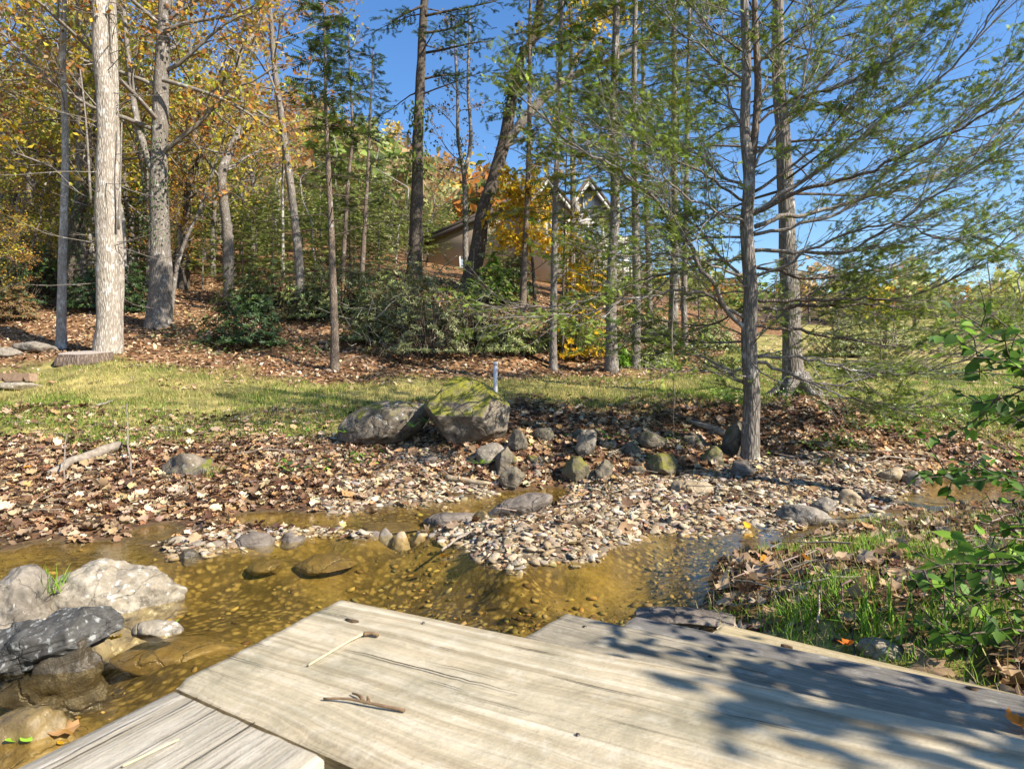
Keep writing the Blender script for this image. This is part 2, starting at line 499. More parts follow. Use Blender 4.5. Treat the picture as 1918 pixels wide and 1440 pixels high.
# ground sheet: rows get wider with distance, out past the horizon hills
_u = np.concatenate([[-60,-25,-10,-5,-3,-2.2,-1.7,-1.4], np.linspace(-1.2, 1.2, 470), [1.4,1.7,2.2,3,5,10,25,60]])
_y = np.concatenate([[-300,-80,-30,-12,-6,-3.5,-2,-1], np.exp(np.linspace(math.log(1.8), math.log(22), 330)) - 2, np.exp(np.linspace(math.log(22.4), math.log(160), 60)) - 2, [190,240,320,450,650,900,1300]])
gx = _u[None, :] * (np.maximum(_y, 0)[:, None] + 2); gy = np.repeat(_y[:, None], len(_u), 1)
ga, gl, gg, gz = zones(gx.ravel(), gy.ravel())
mb = MB()
nr, nc = gx.shape
i = np.arange(nr - 1)[:, None] * nc + np.arange(nc - 1)[None]
mb.add(np.column_stack([gx.ravel(), gy.ravel(), gz]), np.stack([i, i + 1, i + nc + 1, i + nc], -1).reshape(-1, 4), np.column_stack([ga, np.clip(gl, 0, 1), gg]))

n = NT('ground')
zs = n.n('SeparateColor', {'Color': n.attr()})
oc = n.coord('Object')
pos = n.n('NewGeometry').outputs['Position']
nz1 = n.noise(oc, 2.3, 6, 0.65)
nz2 = n.noise(oc, 24, 5, 0.7)
soil = n.ramp(nz2, [(0.3, (0.035, 0.022, 0.013)), (0.7, (0.10, 0.066, 0.04))])
vor = n.n('TexVoronoi', {'Vector': n.mix(0.06, oc, n.n('TexNoise', {'Vector': oc, 'Scale': 12.0}).outputs['Color']), 'Scale': 13.0, 'Randomness': 1.0})
vr = n.n('SeparateColor', {'Color': vor.outputs['Color']}).outputs[0]
leafc = n.ramp(vr, [(0.0, (0.06, 0.028, 0.014)), (0.35, (0.17, 0.085, 0.038)), (0.7, (0.28, 0.15, 0.07)), (1.0, (0.40, 0.24, 0.12))])
leafc = n.mix(0.6, leafc, n.ramp(n.noise(oc, 36, 4, .7), [(0.3, 0.3), (0.65, 1.0)]), 'MULTIPLY')
gn = n.noise(oc, 1.4, 5, 0.6); gf = n.noise(n.coord('Object', (60, 60, 60)), 1.3, 4, .7)
grassc = n.mix(n.ramp(gn, [(0.36, 0.0), (0.62, 1.0)]), (0.14, 0.15, 0.035), (0.48, 0.39, 0.14))
grassc = n.mix(0.7, grassc, n.ramp(gf, [(0.3, 0.35), (0.65, 1.0)]), 'MULTIPLY')
gv = n.n('TexVoronoi', {'Vector': oc, 'Scale': 34.0})
gvr = n.n('SeparateColor', {'Color': gv.outputs['Color']}).outputs[1]
gravc = n.ramp(gvr, [(0.0, (0.10, 0.075, 0.05)), (0.5, (0.25, 0.19, 0.12)), (1.0, (0.44, 0.36, 0.25))])
gravc = n.mix(n.ramp(gv.outputs['Distance'], [(0.3, 0.0), (0.6, 0.7)]), gravc, (0.06, 0.045, 0.03))
# the creek bed: ochre silt and small stones, known by its height below the water
hz = n.n('SeparateXYZ', {'Vector': pos}).outputs['Z']
silt = n.ramp(n.noise(oc, 3.2, 6, 0.7, 0.4), [(0.3, (0.10, 0.068, 0.018)), (0.5, (0.24, 0.165, 0.045)), (0.72, (0.36, 0.265, 0.08))])
silt = n.mix(0.75, silt, n.ramp(n.noise(n.coord('Object', (26, 40, 26)), 1.2, 5, .75), [(0.32, 0.35), (0.62, 1.0)]), 'MULTIPLY')
cv = n.n('TexVoronoi', {'Vector': n.mix(0.05, oc, n.n('TexNoise', {'Vector': oc, 'Scale': 14.0}).outputs['Color']), 'Scale': 25.0})
cvr = n.n('SeparateColor', {'Color': cv.outputs['Color']}).outputs[0]
cobm = n.ramp(n.noise(oc, 1.1, 4, .6), [(.40, 0.0), (.56, 1.0)])
cob = n.mix(n.ramp(cv.outputs['Distance'], [(.25, 0.0), (.55, 1.0)]), n.ramp(cvr, [(0.0, (.11, .077, .024)), (.5, (.25, .175, .052)), (1.0, (.38, .285, .10))]), (.05, .034, .011))
silt = n.mix(n.math('MULTIPLY', cobm, .8), silt, cob)
c = n.mix(n.math('MULTIPLY', zs.outputs[1], n.ramp(nz1, [(0.2, 0.6), (0.4, 1.0)])), soil, leafc)
c = n.mix(n.math('MULTIPLY', zs.outputs[0], n.ramp(nz1, [(0.25, 0.35), (0.5, 1.0)])), c, grassc)
c = n.mix(zs.outputs[2], c, gravc)
bed = n.ramp(hz, [(0.0, 1.0), (0.5, 1.0)])
bed = n.math('SUBTRACT', 1.0, n.n('MapRange', {'Value': hz, 'From Min': -0.02, 'From Max': 0.012}).outputs[0], True)
c = n.mix(bed, c, silt)
h = n.math('ADD', n.math('MULTIPLY', vor.outputs['Distance'], 0.5), n.math('MULTIPLY', nz2, 0.6))
M_ground = n.done(n.bsdf(c, 0.95, n.bump(h, 0.7, 0.03), 0.1))
ground = mb.obj('ground', M_ground)
tag(ground, kind='structure')

# water: one level sheet with fine ripples over the creek corridor
n = NT('creek_water')
oc = n.coord('Object', (1, 1, 1))
r1 = n.noise(n.coord('Object', (9, 14, 9)), 1.6, 4, 0.6, 1.2)
r2 = n.noise(n.coord('Object', (2.0, 3.0, 2.0)), 1.4, 3, 0.5, 1.0)
nb = n.bump(n.math('ADD', n.math('MULTIPLY', r1, 0.55), r2), 0.25, 0.011)
ct = n.n('VectorMath', {0: n.n('NewGeometry').outputs['Incoming'], 1: nb}, operation='DOT_PRODUCT').outputs['Value']
fr = n.math('ADD', n.math('MULTIPLY', n.math('POWER', n.math('SUBTRACT', 1.0, n.math('ABSOLUTE', ct), True), 5.0), .98), .02)
tr = n.n('BsdfTransparent', {'Color': (0.94, 0.88, 0.68, 1)}).outputs[0]
gl_ = n.n('BsdfGlossy', {'Color': (1, 1, 1, 1), 'Roughness': 0.03, 'Normal': nb}).outputs[0]
M_water = n.done(n.n('MixShader', {'Fac': fr, 1: tr, 2: gl_}).outputs[0])
mb = MB()
wx = np.linspace(-14, 14, 60); wy = np.linspace(-0.4, 9.5, 40)
WX, WY = np.meshgrid(wx, wy)
i = np.arange(39)[:, None] * 60 + np.arange(59)[None]
mb.add(np.column_stack([WX.ravel(), WY.ravel(), 0 * WX.ravel()]), np.stack([i, i + 1, i + 61, i + 60], -1).reshape(-1, 4))
water = mb.obj('creek_water', M_water)
tag(water, kind='structure')
# ------------------------------------------------------------------ rocks
def rock_mesh(size, seed, mat, sub=4, cuts=9, rough=0.10, cut_lo=0.62, cut_hi=0.95, strata=0.0, name='rock', planes=()):
    rg = np.random.default_rng(seed)
    bm = bmesh.new()
    bmesh.ops.create_icosphere(bm, subdivisions=sub, radius=1)
    bm.verts.ensure_lookup_table()
    V = np.array([v.co[:] for v in bm.verts])
    Fc = np.array([[v.index for v in f.verts] for f in bm.faces])
    bm.free()
    V = V * (1 + 0.12 * vnoise(V * 1.1 + seed, seed)[:, None])
    for k in range(cuts + len(planes)):
        nn = rg.normal(0, 1, 3); nn /= np.linalg.norm(nn)
        d = rg.uniform(cut_lo, cut_hi)
        if k >= cuts:
            nn = norm(np.array(planes[k - cuts][0], float)); d = planes[k - cuts][1]
        ex = np.maximum(V @ nn - d, 0)
        V = V - nn * (ex * 0.92)[:, None]
    V = V * np.asarray(size)[None]
    L = float(np.mean(size))
    dn = norm(V)
    V = V + dn * (rough * L * (fbm(V / L * 1.9 + seed * 3.1, 5, seed, 0.55)))[:, None]
    if strata:
        V = V + dn * (strata * L * np.round(2.5 * np.sin(V[:, 2] / L * 9 + fbm(V / L * 1.2, 2, seed)) * .5)[:, None] * 0.05)
    b = MB(); b.add(V, Fc)
    return b.mesh(name, mat)

def put_rock(name, label, px, py, w, h, Y, mat, seed, deep=1.0, rot=(0, 0, 0), group=None, sub=4, sink=0.12, foot=True, rest=False, **kw):
    """a rock whose outline is about w x h photo pixels round (px, py) at distance Y; it reaches down into the ground"""
    c = D(px, py, Y)
    s = Y / F
    sx, sz = w * s / 2, h * s / 2
    g_ = T1(c[0], c[1]); lowp = c[2] - sz * (1 + 2 * sink)
    if rest:
        c[2] = min(c[2], g_ + sz * .55 + .01)
    elif foot and lowp > g_ - .02:
        top = c[2] + sz; sz2 = (top - (g_ - .05)) / 2 / (1 + sink); c[2] = top - sz2; sz = sz2
    me = rock_mesh((sx * 1.06, max(sx, sz) * deep, sz * (1 + sink) * 1.06), seed, mat, sub, name=name, **kw)
    o = bpy.data.objects.new(name, me); COL.objects.link(o)
    o.location = (c[0], c[1], c[2] - sz * sink); o.rotation_euler = rot
    return tag(o, label, 'rock', group)

M_pale = mat_rock('pale_rock', (0.22, 0.18, 0.125), (0.40, 0.345, 0.26), (0.66, 0.63, 0.56), 0.5, dark=.2, scale=3.0)
M_grey = mat_rock('grey_rock', (0.15, 0.125, 0.095), (0.33, 0.285, 0.225), (0.55, 0.53, 0.47), 0.36, dark=.35, scale=3.2)
M_darkl = mat_rock('dark_lichen_rock', (0.045, 0.042, 0.038), (0.10, 0.095, 0.085), (0.30, 0.30, 0.28), 0.55, scale=4.2, band=0.3, rough=.95)
M_darkw = mat_rock('dark_wet_rock', (0.05, 0.04, 0.026), (0.13, 0.10, 0.06), lich=0, band=0.5, scale=2.0, wet=True)
M_tan = mat_rock('tan_rock', (0.30, 0.22, 0.13), (0.48, 0.38, 0.25), lich=0.12, dark=0.2, scale=3)
M_ochre = mat_rock('ochre_rock', (0.13, 0.085, 0.03), (0.27, 0.19, 0.07), lich=0.0, scale=3, dark=0.2, wet=True)
M_moss = mat_rock('mossy_boulder', (0.12, 0.095, 0.07), (0.30, 0.25, 0.19), (0.50, 0.49, 0.44), 0.34, moss=.92, mosscol=(.22, .215, .025), dark=0.4, scale=1.6)
M_lich = mat_rock('lichen_boulder', (0.10, 0.08, 0.06), (0.27, 0.22, 0.16), (0.56, 0.56, 0.52), 0.40, moss=0.45, dark=0.45, scale=1.8)
M_bank = mat_rock('bank_stone', (0.10, 0.082, 0.06), (0.25, 0.21, 0.155), (0.50, 0.50, 0.45), 0.30, moss=0.45, mosscol=(.10, .11, .02), dark=0.35, scale=2.6)
M_bmoss = mat_rock('moss_covered_stone', (0.13, 0.11, 0.07), (0.26, 0.22, 0.14), (0.45, 0.44, 0.36), 0.25, moss=0.85, mosscol=(.17, .16, .03), dark=0.3, scale=2.6)
M_slab = mat_rock('banded_slab', (0.12, 0.095, 0.075), (0.30, 0.25, 0.20), (0.5, 0.48, 0.42), 0.12, band=0.7, scale=2.2)

rad = math.radians
# creek boulders and stones at the left
put_rock('boulder', 'long pale grey boulder with white lichen lying in the creek pool at the left', 205, 1100, 262, 104, 2.95, M_pale, 12, 0.55, (rad(4), rad(-6), rad(8)), sub=6, cuts=11, rough=.11)
put_rock('boulder', 'rounded grey boulder at the left edge, behind the black lichen slab', 20, 1135, 140, 136, 2.72, M_grey, 22, 0.9, (0, rad(4), rad(-10)), sub=6, cuts=10, rough=.10)
put_rock('boulder', 'black slab rock with pale lichen spots tilted up over the dark water', 70, 1202, 330, 112, 2.32, M_darkl, 37, 0.42, (rad(-8), rad(-15), rad(6)), sub=6, cuts=14, rough=.10, strata=.8, foot=False, planes=[((1, -.1, .15), .66), ((.1, -.6, .8), .62), ((-.05, -1, .1), .72), ((.1, -.5, -.85), .6)])
put_rock('boulder', 'dark wet ledge of rock under the black lichen slab', 110, 1240, 210, 62, 2.27, M_darkw, 41, 0.4, (0, rad(-15), rad(8)), sub=5, strata=.9, sink=.15, cuts=14, cut_lo=.5, planes=[((1, -.1, .1), .7), ((.1, -.9, .4), .6)])
put_rock('stone', 'flat pale stone just breaking the water beside the dark slab', 292, 1177, 86, 30, 2.62, M_pale, 45, 0.7, (0, rad(3), 0), sink=.3, rough=.06, foot=False)
put_rock('stone', 'tan submerged rock shelf under the flat pale stone', 335, 1215, 230, 30, 2.70, M_ochre, 47, .6, (0, rad(2), .3), sink=.5, rough=.06)
put_rock('stone', 'brown wet rock with an oak leaf on it, in the bottom left corner', 40, 1402, 270, 96, 1.86, M_ochre, 51, 0.6, (0, rad(-9), rad(5)), sub=5, strata=.9, cuts=14, cut_lo=.5, rough=.1)
# the row of stones across the pool
for k, a in enumerate([
    ('white angular stone first in the row that divides the pool', 336, 1020, 42, 32, 4.0, M_pale, 61),
    ('ochre wet stone in the row, left of the dark rounded stone', 406, 1033, 66, 26, 3.95, M_ochre, 62),
    ('dark rounded stone with a tan flank, biggest in the row', 481, 1019, 82, 46, 4.05, M_slab, 63),
    ('brown pointed stone right of the dark rounded stone in the row', 543, 1013, 54, 24, 4.15, M_slab, 64),
    ('small dark wet stone at the end of the long pale boulder', 352, 1043, 40, 28, 3.75, M_darkw, 65),
    ('flat tan stone half under water in front of the dark rounded stone', 500, 1046, 70, 22, 3.75, M_ochre, 66),
    ('flat tan stone half under water in front of the brown pointed stone', 610, 1034, 120, 22, 3.85, M_ochre, 67),
    ('cream rounded stone in the middle of the row', 753, 1006, 32, 20, 4.25, M_tan, 68),
    ('grey rounded stone left of the cream one in the row', 722, 998, 30, 20, 4.3, M_grey, 69),
    ('purple brown flat stone in the row', 700, 1003, 36, 18, 4.28, M_slab, 70),
    ('white round stone in the row beside the small golden stones', 668, 1004, 22, 18, 4.28, M_pale, 71),
    ('golden flat stone at the right end of the row', 786, 1003, 38, 16, 4.3, M_tan, 72),
    ('golden stone leaning against the tilted slab', 903, 970, 40, 26, 4.7, M_ochre, 73),
    ('flat dark stone left of the tilted slab', 845, 972, 92, 26, 4.75, M_slab, 74),
    ('thin grey stone below the flat dark stone', 866, 985, 44, 16, 4.55, M_grey, 75),
    ('flat yellowish stone lying in the back channel', 735, 978, 110, 12, 4.7, M_ochre, 76)]):
    put_rock('stone', *a[:-1], seed=a[-1], sub=4, deep=0.8, rest='half under' in a[0] or 'yellowish' in a[0], rot=(0, rad(R.uniform(-8, 8)), R.uniform(-.4, .4)), sink=.25, cuts=7, rough=.07)
put_rock('stone', 'long banded slab tilted up to the right on the edge of the gravel bar', 975, 947, 122, 40, 4.85, M_slab, 81, 0.5, (rad(10), rad(-20), rad(4)), sub=5, cuts=8, rough=.06, strata=.5)
put_rock('stone', 'squat tan boulder standing on the gravel bar', 1297, 922, 92, 52, 5.6, M_tan, 84, 0.8, (0, rad(14), 0.2), sub=5, cuts=9, rough=.07)
put_rock('stone', 'grey purple stone at the water edge right of the gravel bar', 1506, 968, 92, 44, 4.75, M_grey, 85, 0.8, (0, rad(10), -.2), sub=5, cuts=9, rough=.07)
for a in [('cream stone on the bar above the grey purple stone', 1588, 934, 46, 34, 5.3, M_tan, 86), ('rounded grey stone on the bar above the grey purple stone', 1546, 945, 46, 28, 5.1, M_grey, 87),
          ('tan rounded stone on the bar under the green leaves', 1672, 888, 46, 30, 6.4, M_tan, 88), ('round stone beside the leaning creek tan stone', 1708, 893, 34, 26, 6.3, M_grey, 89),
          ('dark stone standing in the shallow water below the gravel bar', 1436, 1000, 26, 18, 4.4, M_darkw, 90)]:
    put_rock('stone', *a[:-1], seed=a[-1], deep=0.9, rot=(0, 0, R.uniform(-.4, .4)), sink=.2)
put_rock('stone', 'whitish cracked stone in the grass beside the lowest step', 1655, 1222, 96, 44, 1.95, M_pale, 92, 0.5, (0, rad(16), rad(-8)), sub=5, cuts=10, rough=.07)
put_rock('stone', 'flat dark stone slab just behind the second step', 1285, 1152, 190, 12, 2.45, M_slab, 94, .5, (0, rad(3), 0), rough=.04, foot=False, sink=.6)
# the two big boulders on the far bank
put_rock('boulder', 'biggest boulder on the far bank, with a mat of yellow green moss', 874, 772, 172, 146, 6.9, M_moss, 203, 0.8, (0, rad(8), 0), sub=6, cuts=3, rough=.05, cut_lo=.75, cut_hi=.95, sink=.05,
    planes=[((-.10, -.82, .52), .55), ((.08, .0, 1.0), .80), ((.05, -.75, -.62), .55), ((.85, -.45, .1), .66), ((.62, -.1, .78), .74), ((-.75, -.2, -.62), .62), ((-.85, -.1, .5), .74), ((.65, -.3, -.7), .70)])
put_rock('boulder', 'low lichen spotted boulder left of the mossy boulder', 716, 790, 156, 72, 7.15, M_lich, 111, 0.7, (rad(-6), rad(-16), rad(6)), sub=6, cuts=6, rough=.06)
for a in [('triangular grey stone leaning under the mossy boulder', 968, 818, 46, 42, 6.75, M_bank, 121, 12), ('pale grey stone at the foot of the mossy boulder', 915, 852, 66, 36, 6.45, M_grey, 122, -14),
          ('oval grey stone right of the pale one below the mossy boulder', 943, 855, 40, 42, 6.35, M_bank, 123, 8), ('grey stone on the leaf bank just above the gravel', 958, 890, 52, 34, 6.1, M_bank, 124, 6),
          ('upright wedge of grey stone on the middle of the bank', 1096, 826, 52, 52, 6.75, M_grey, 125, 30), ('tall moss covered stone at the foot of the bank', 1080, 872, 62, 64, 6.35, M_bmoss, 126, 6),
          ('square brown stone right of the tall moss covered stone', 1133, 880, 44, 40, 6.3, M_bank, 127, -6), ('small smooth grey stone set in the bank', 1142, 833, 32, 28, 6.85, M_grey, 128, -20),
          ('wide grey brown stone high in the bank left of the leaning trunk', 1226, 824, 68, 40, 6.95, M_bank, 129, 4), ('squat grey green stone on the bank below the wide one', 1243, 873, 64, 46, 6.45, M_bmoss, 130, 4),
          ('dark olive stone among the roots of the creekside hemlock', 1338, 852, 46, 46, 6.6, M_bmoss, 131, -10), ('flat slab stone at the foot of the creekside hemlock', 1389, 871, 56, 22, 6.35, M_slab, 132, -6),
          ('small stone in the bank between wide stone and wedge', 1182, 838, 40, 34, 6.8, M_bank, 133, 8), ('dark rounded stone below the roots of the creekside hemlock', 1300, 826, 60, 34, 7.0, M_bank, 134, 0),
          ('tan stone lying on the bank right of the creekside hemlock', 1550, 832, 30, 18, 7.1, M_tan, 135, 0), ('flat mossy stone at the waterside right of the creekside hemlock', 1545, 866, 38, 22, 6.6, M_bmoss, 136, 4),
          ('grey stone half buried above the tall moss covered stone', 1020, 812, 40, 34, 7.0, M_bank, 137, 10), ('big dark rock behind the trunk of the creekside hemlock', 1372, 806, 50, 50, 7.1, M_bank, 138, 0),
          ('brown stone low on the bank under the small smooth grey stone', 1188, 880, 36, 28, 6.3, M_bank, 139, 0), ('flat rock shelf in the leaves left of the tall moss covered stone', 805, 857, 44, 12, 6.5, M_slab, 140, -3)]:
    put_rock('stone', *a[:7], seed=a[7], deep=0.85, rot=(0, rad(a[8]), R.uniform(-.5, .5)), sink=.2, cuts=15, rough=.10, cut_lo=.5, cut_hi=.85)
for k in range(30):
    px, py = R.uniform(955, 1360), R.uniform(808, 892); q = G(px, py); w_ = R.uniform(16, 38)
    put_rock('stone', 'small angular stone packed into the bank between the larger bank stones', px, py, w_, w_ * R.uniform(.5, .9), q[1], [M_bank, M_grey, M_bank, M_slab, M_bmoss][k % 5], 700 + k, .9, (R.uniform(-.3, .3), R.uniform(-.5, .5), R.uniform(-3, 3)), 'small angular stones packed into the bank', 3, .2, cuts=14, rough=.1, cut_lo=.5, cut_hi=.85)
put_rock('stone', 'flat weathered rock set in the leaves of the left bank', 352, 880, 84, 60, 5.95, M_lich, 141, 0.9, (rad(20), rad(-10), .2), cuts=8, strata=.5)
put_rock('stone', 'low pale rock on the grass at the far left, before the stump', 70, 650, 68, 22, 14.2, M_grey, 142, 0.8, (0, rad(4), 0))
put_rock('stone', 'small flat rock at the far left edge of the lawn', 12, 660, 56, 18, 13.6, M_grey, 143, 0.8)
put_rock('stone', 'ledge of bare rock showing through the lawn grass', 240, 718, 110, 14, 12.1, M_grey, 144, 0.7, (0, rad(-3), 0))
put_rock('stone', 'thin end of bare rock in the lawn left of the ledge', 160, 728, 70, 9, 11.6, M_grey, 145, 0.7)

# ------------------------------------------------------------------ fallen leaves, gravel, grass
def leaf_tmpl(kind, curl):
    if kind == 'lobed':          # five pointed lobes, about 1 wide
        out = [(0.0, -.36), (.20, -.36), (.36, -.22), (.50, -.10), (.36, .02), (.44, .16), (.38, .32), (.22, .26), (.13, .42), (.0, .56), (-.13, .40), (-.22, .27), (-.40, .30), (-.43, .15), (-.35, .0), (-.48, -.12), (-.34, -.25), (-.18, -.37)]
    else:                        # plain oval
        out = [(0, -.5), (.2, -.2), (.22, .1), (0, .5), (-.22, .1), (-.2, -.2)]
    P = np.array([(0, -.02)] + out)
    r = np.hypot(P[:, 0], P[:, 1])
    z = curl * r ** 2 * 1.3 + 0.16 * np.sin(P[:, 0] * 11 + P[:, 1] * 5 + curl * 7) * r + .08 * (np.arange(len(P)) % 2) * (r > .1) - 0.25 * abs(curl) * (np.abs(P[:, 0]) < .05) * r
    z = z + curl * 0.5 * P[:, 0] * np.abs(P[:, 1])
    V = np.column_stack([P[:, 1], P[:, 0], z])       # tip along +x
    m = len(out)
    Fc = np.array([[0, 1 + (k + 1) % m, 1 + k] for k in range(m)])
    return V, [Fc]
LEAFT = [leaf_tmpl('lobed', c) for c in (.35, .75, -.55, 1.1)] + [leaf_tmpl('oval', c) for c in (.5, -.6)]
BROWN = [(.39, .255, .145), (.50, .345, .20), (.32, .20, .11), (.20, .12, .07), (.58, .43, .27), (.45, .27, .12), (.36, .26, .17), (.64, .50, .34)]
DARKB = [(.14, .07, .035), (.10, .05, .03), (.20, .11, .055), (.26, .15, .08), (.08, .045, .03)]
def gnormal(x, y, e=0.06):
    zx = (T(x + e, y) - T(x - e, y)) / (2 * e); zy = (T(x, y + e) - T(x, y - e)) / (2 * e)
    return norm(np.column_stack([-zx, -zy, np.ones(len(x))]))
def inview(P, m=60):
    px = CX + P[:, 0] / np.maximum(P[:, 1], .05) * F; py = CY - (P[:, 2] - EYE) / np.maximum(P[:, 1], .05) * F
    return (P[:, 1] > .3) & (px > -m) & (px < 1918 + m) & (py > -m) & (py < 1440 + m)
def litter(nt, x0, x1, y0, y1, smin, smax, keep):
    x = R.uniform(x0, x1, nt); y = R.uniform(y0, y1, nt)
    g, l, v, z = zones(x, y)
    k = keep(x, y, g, l, v, z)
    x, y, z = x[k], y[k], z[k]
    nn = gnormal(x, y)
    s = R.uniform(smin, smax, len(x)) * np.exp(R.normal(0, .18, len(x)))
    nn = norm(nn + R.normal(0, .30, nn.shape))
    d = R.normal(0, 1, nn.shape); d = d - nn * (d * nn).sum(1)[:, None]
    return np.column_stack([x, y, z + R.uniform(.005, .05, len(x)) * s / .12]), norm(d), nn, s
rnd = lambda n_: R.random(n_)
sets = []
A1 = litter(64000, -7.5, 9, 3.6, 9.2, .040, .088, lambda x, y, g, l, v, z: (rnd(len(x)) < np.clip(l, 0, 1) * np.where(x < 0.6, .75, .55) + .10 * g + .025 * v) & ((z > -.015) | ((y > 3.7 - .3 * x) & (z > -.075) & (rnd(len(x)) < .75) & (x < .8))))
A1b = litter(95000, -7.5, 9, 3.4, 9.2, .022, .055, lambda x, y, g, l, v, z: (rnd(len(x)) < np.clip(l, 0, 1) * .6 + .08 * g + .24 * v) & (z > -.015))
A2 = litter(6000, .6, 7.5, 1.0, 5.8, .045, .10, lambda x, y, g, l, v, z: (rnd(len(x)) < np.clip(l, 0, 1) * .8 * (1 - .6 * g)) & (z > 0.0) & (y < 2.6 + .75 * x))
A2b = litter(52000, .6, 7.5, 1.0, 5.8, .018, .045, lambda x, y, g, l, v, z: (rnd(len(x)) < np.clip(l, 0, 1) * .95 * (1 - .5 * g)) & (z > -.01) & (y < 2.6 + .75 * x))
A3 = litter(62000, -16, 16, 11, 24, .07, .13, lambda x, y, g, l, v, z: rnd(len(x)) < np.clip(l, 0, 1) * .8 + .04 * g)
big = [np.concatenate([a[k] for a in (A1, A2)]) for k in range(4)]
proj = np.where(inview(big[0], 0), big[3] / big[0][:, 1], 0)
order = np.argsort(-proj)
ind = order[:280]
mass = np.ones(len(proj), bool); mass[ind] = False
M_fallen = mat_leaf('fallen_leaf_mass', .22, .75, .2)
M_fallen1 = mat_leaf('fallen_leaf', .22, .75, .2, own=[(k / 7, c) for k, c in enumerate(BROWN)])
mb = MB()
def add_leaves(mb, S, m, kinds, cols, jit=.22):
    P, d, nn, s = [a[m] for a in S]
    t = R.integers(0, len(kinds), len(P))
    darkz = 0.5 + 0.5 * vnoise(P[:, :2] * .9, 77)
    for q, kd in enumerate(kinds):
        w = t == q
        if w.any():
            scatter(mb, LEAFT[kd], P[w], d[w], nn[w], s[w], np.where((rnd(w.sum()) < darkz[w] * .5)[:, None], pick(DARKB, w.sum(), jit), pick(cols, w.sum(), jit)))
add_leaves(mb, big, mass, [0, 1, 2, 3, 0, 4], BROWN)
for S in (A1b, A2b):
    add_leaves(mb, S, np.ones(len(S[0]), bool), [4, 5, 1, 2], BROWN + DARKB)
o = mb.obj('leaf_litter', M_fallen, loc=(0, 6, .3), smooth=False); tag(o, 'brown fallen leaves thick on the creek banks', 'leaf litter', kind='stuff')
mb = MB()
add_leaves(mb, A3, np.ones(len(A3[0]), bool), [4, 5], BROWN)
o = mb.obj('leaf_litter', M_fallen, loc=(0, 16, 2), smooth=False); tag(o, 'brown fallen leaves under the trees beyond the lawn', 'leaf litter', kind='stuff')
LMK = [(*G(a, b)[:2], n_) for a, b, n_ in [(150, 880, 'around the grey log on the left bank'), (352, 900, 'around the flat weathered rock on the left bank'), (100, 960, 'at the water edge on the far left'), (560, 900, 'on the open middle of the leaf bank'), (716, 830, 'below the lichen spotted boulder'), (900, 860, 'below the mossy boulder'),
    (1100, 880, 'among the bank stones'), (1400, 870, 'at the foot of the creekside hemlock'), (1650, 850, 'on the bank right of the creekside hemlock')]] + [(*Pz(a, b, .05)[:2], n_) for a, b, n_ in [(600, 990, 'on the row of stones across the pool'), (1000, 1010, 'on the tip of the gravel bar'), (1300, 950, 'by the squat tan boulder on the gravel bar'), (1520, 950, 'by the grey purple stone on the gravel bar'), (1380, 1100, 'beside the pool edge'), (1560, 1100, 'around the bright round grass clump'), (1680, 1200, 'by the whitish cracked stone'), (1750, 1010, 'along the creek at the right'), (1880, 1120, 'under the leafy shrub')]]
lm = []
for q in range(4):
    b = MB(); b.add(LEAFT[q][0], LEAFT[q][1]); lm.append(b.mesh('fallen_leaf', M_fallen1, False))
for k in ind:
    o = bpy.data.objects.new('fallen_leaf', lm[R.integers(0, 4)]); COL.objects.link(o)
    fr_ = frames(big[1][k][None], big[2][k][None])[0]
    o.matrix_world = Matrix.Translation(big[0][k]) @ Matrix(fr_.tolist()).to_4x4() @ Matrix.Scale(float(big[3][k]), 4)
    lmk = min(LMK, key=lambda q: math.hypot(q[0] - big[0][k][0], q[1] - big[0][k][1]))[2]
    near = big[0][k][0] > .6 and big[0][k][1] < 2.6 + .75 * big[0][k][0]
    tag(o, 'curled brown leaf ' + lmk if near else 'curled tan leaf lying ' + lmk, 'leaf', 'fallen leaves ' + lmk)

# gravel
def pebble(seed, sub):
    rg = np.random.default_rng(seed)
    bm = bmesh.new(); bmesh.ops.create_icosphere(bm, subdivisions=sub, radius=.5)
    V = np.array([v.co[:] for v in bm.verts]); Fc = np.array([[v.index for v in f.verts] for f in bm.faces]); bm.free()
    for k in range(9):
        nn = norm(rg.normal(0, 1, 3)); d = rg.uniform(.22, .42)
        V = V - nn * (np.maximum(V @ nn - d, 0))[:, None]
    V = V * (1 + .10 * vnoise(V * 5 + seed, seed)[:, None])
    return V * np.array([1.0, rg.uniform(.6, .9), rg.uniform(.28, .55)]), [Fc]
PEB1 = [pebble(k, 1) for k in range(8)]; PEB2 = [pebble(k + 20, 2) for k in range(8)]
GRAV = [(.43, .34, .22), (.51, .42, .29), (.31, .235, .15), (.39, .28, .155), (.20, .16, .115), (.57, .49, .37), (.25, .17, .10), (.32, .285, .235)]
WETG = [(.24, .165, .05), (.30, .21, .065), (.16, .11, .032), (.35, .26, .085), (.20, .15, .055), (.12, .082, .028), (.28, .22, .11)]
n = NT('gravel_stone')
c = n.attr(); f = n.noise(n.coord('Object'), 40, 4, .7)
M_grav = n.done(n.bsdf(n.mix(.6, c, n.ramp(f, [(.3, .45), (.65, 1.)]), 'MULTIPLY'), .8, n.bump(f, .4, .006), .2))
n = NT('river_stone')
c = n.ramp(n.n('ObjectInfo').outputs['Random'], [(k / 7, cc) for k, cc in enumerate(GRAV)]); f = n.noise(n.coord('Object'), 4, 5, .7)
M_grav1 = n.done(n.bsdf(n.mix(.6, c, n.ramp(f, [(.3, .45), (.65, 1.)]), 'MULTIPLY'), .8, n.bump(f, .4, .05), .2))
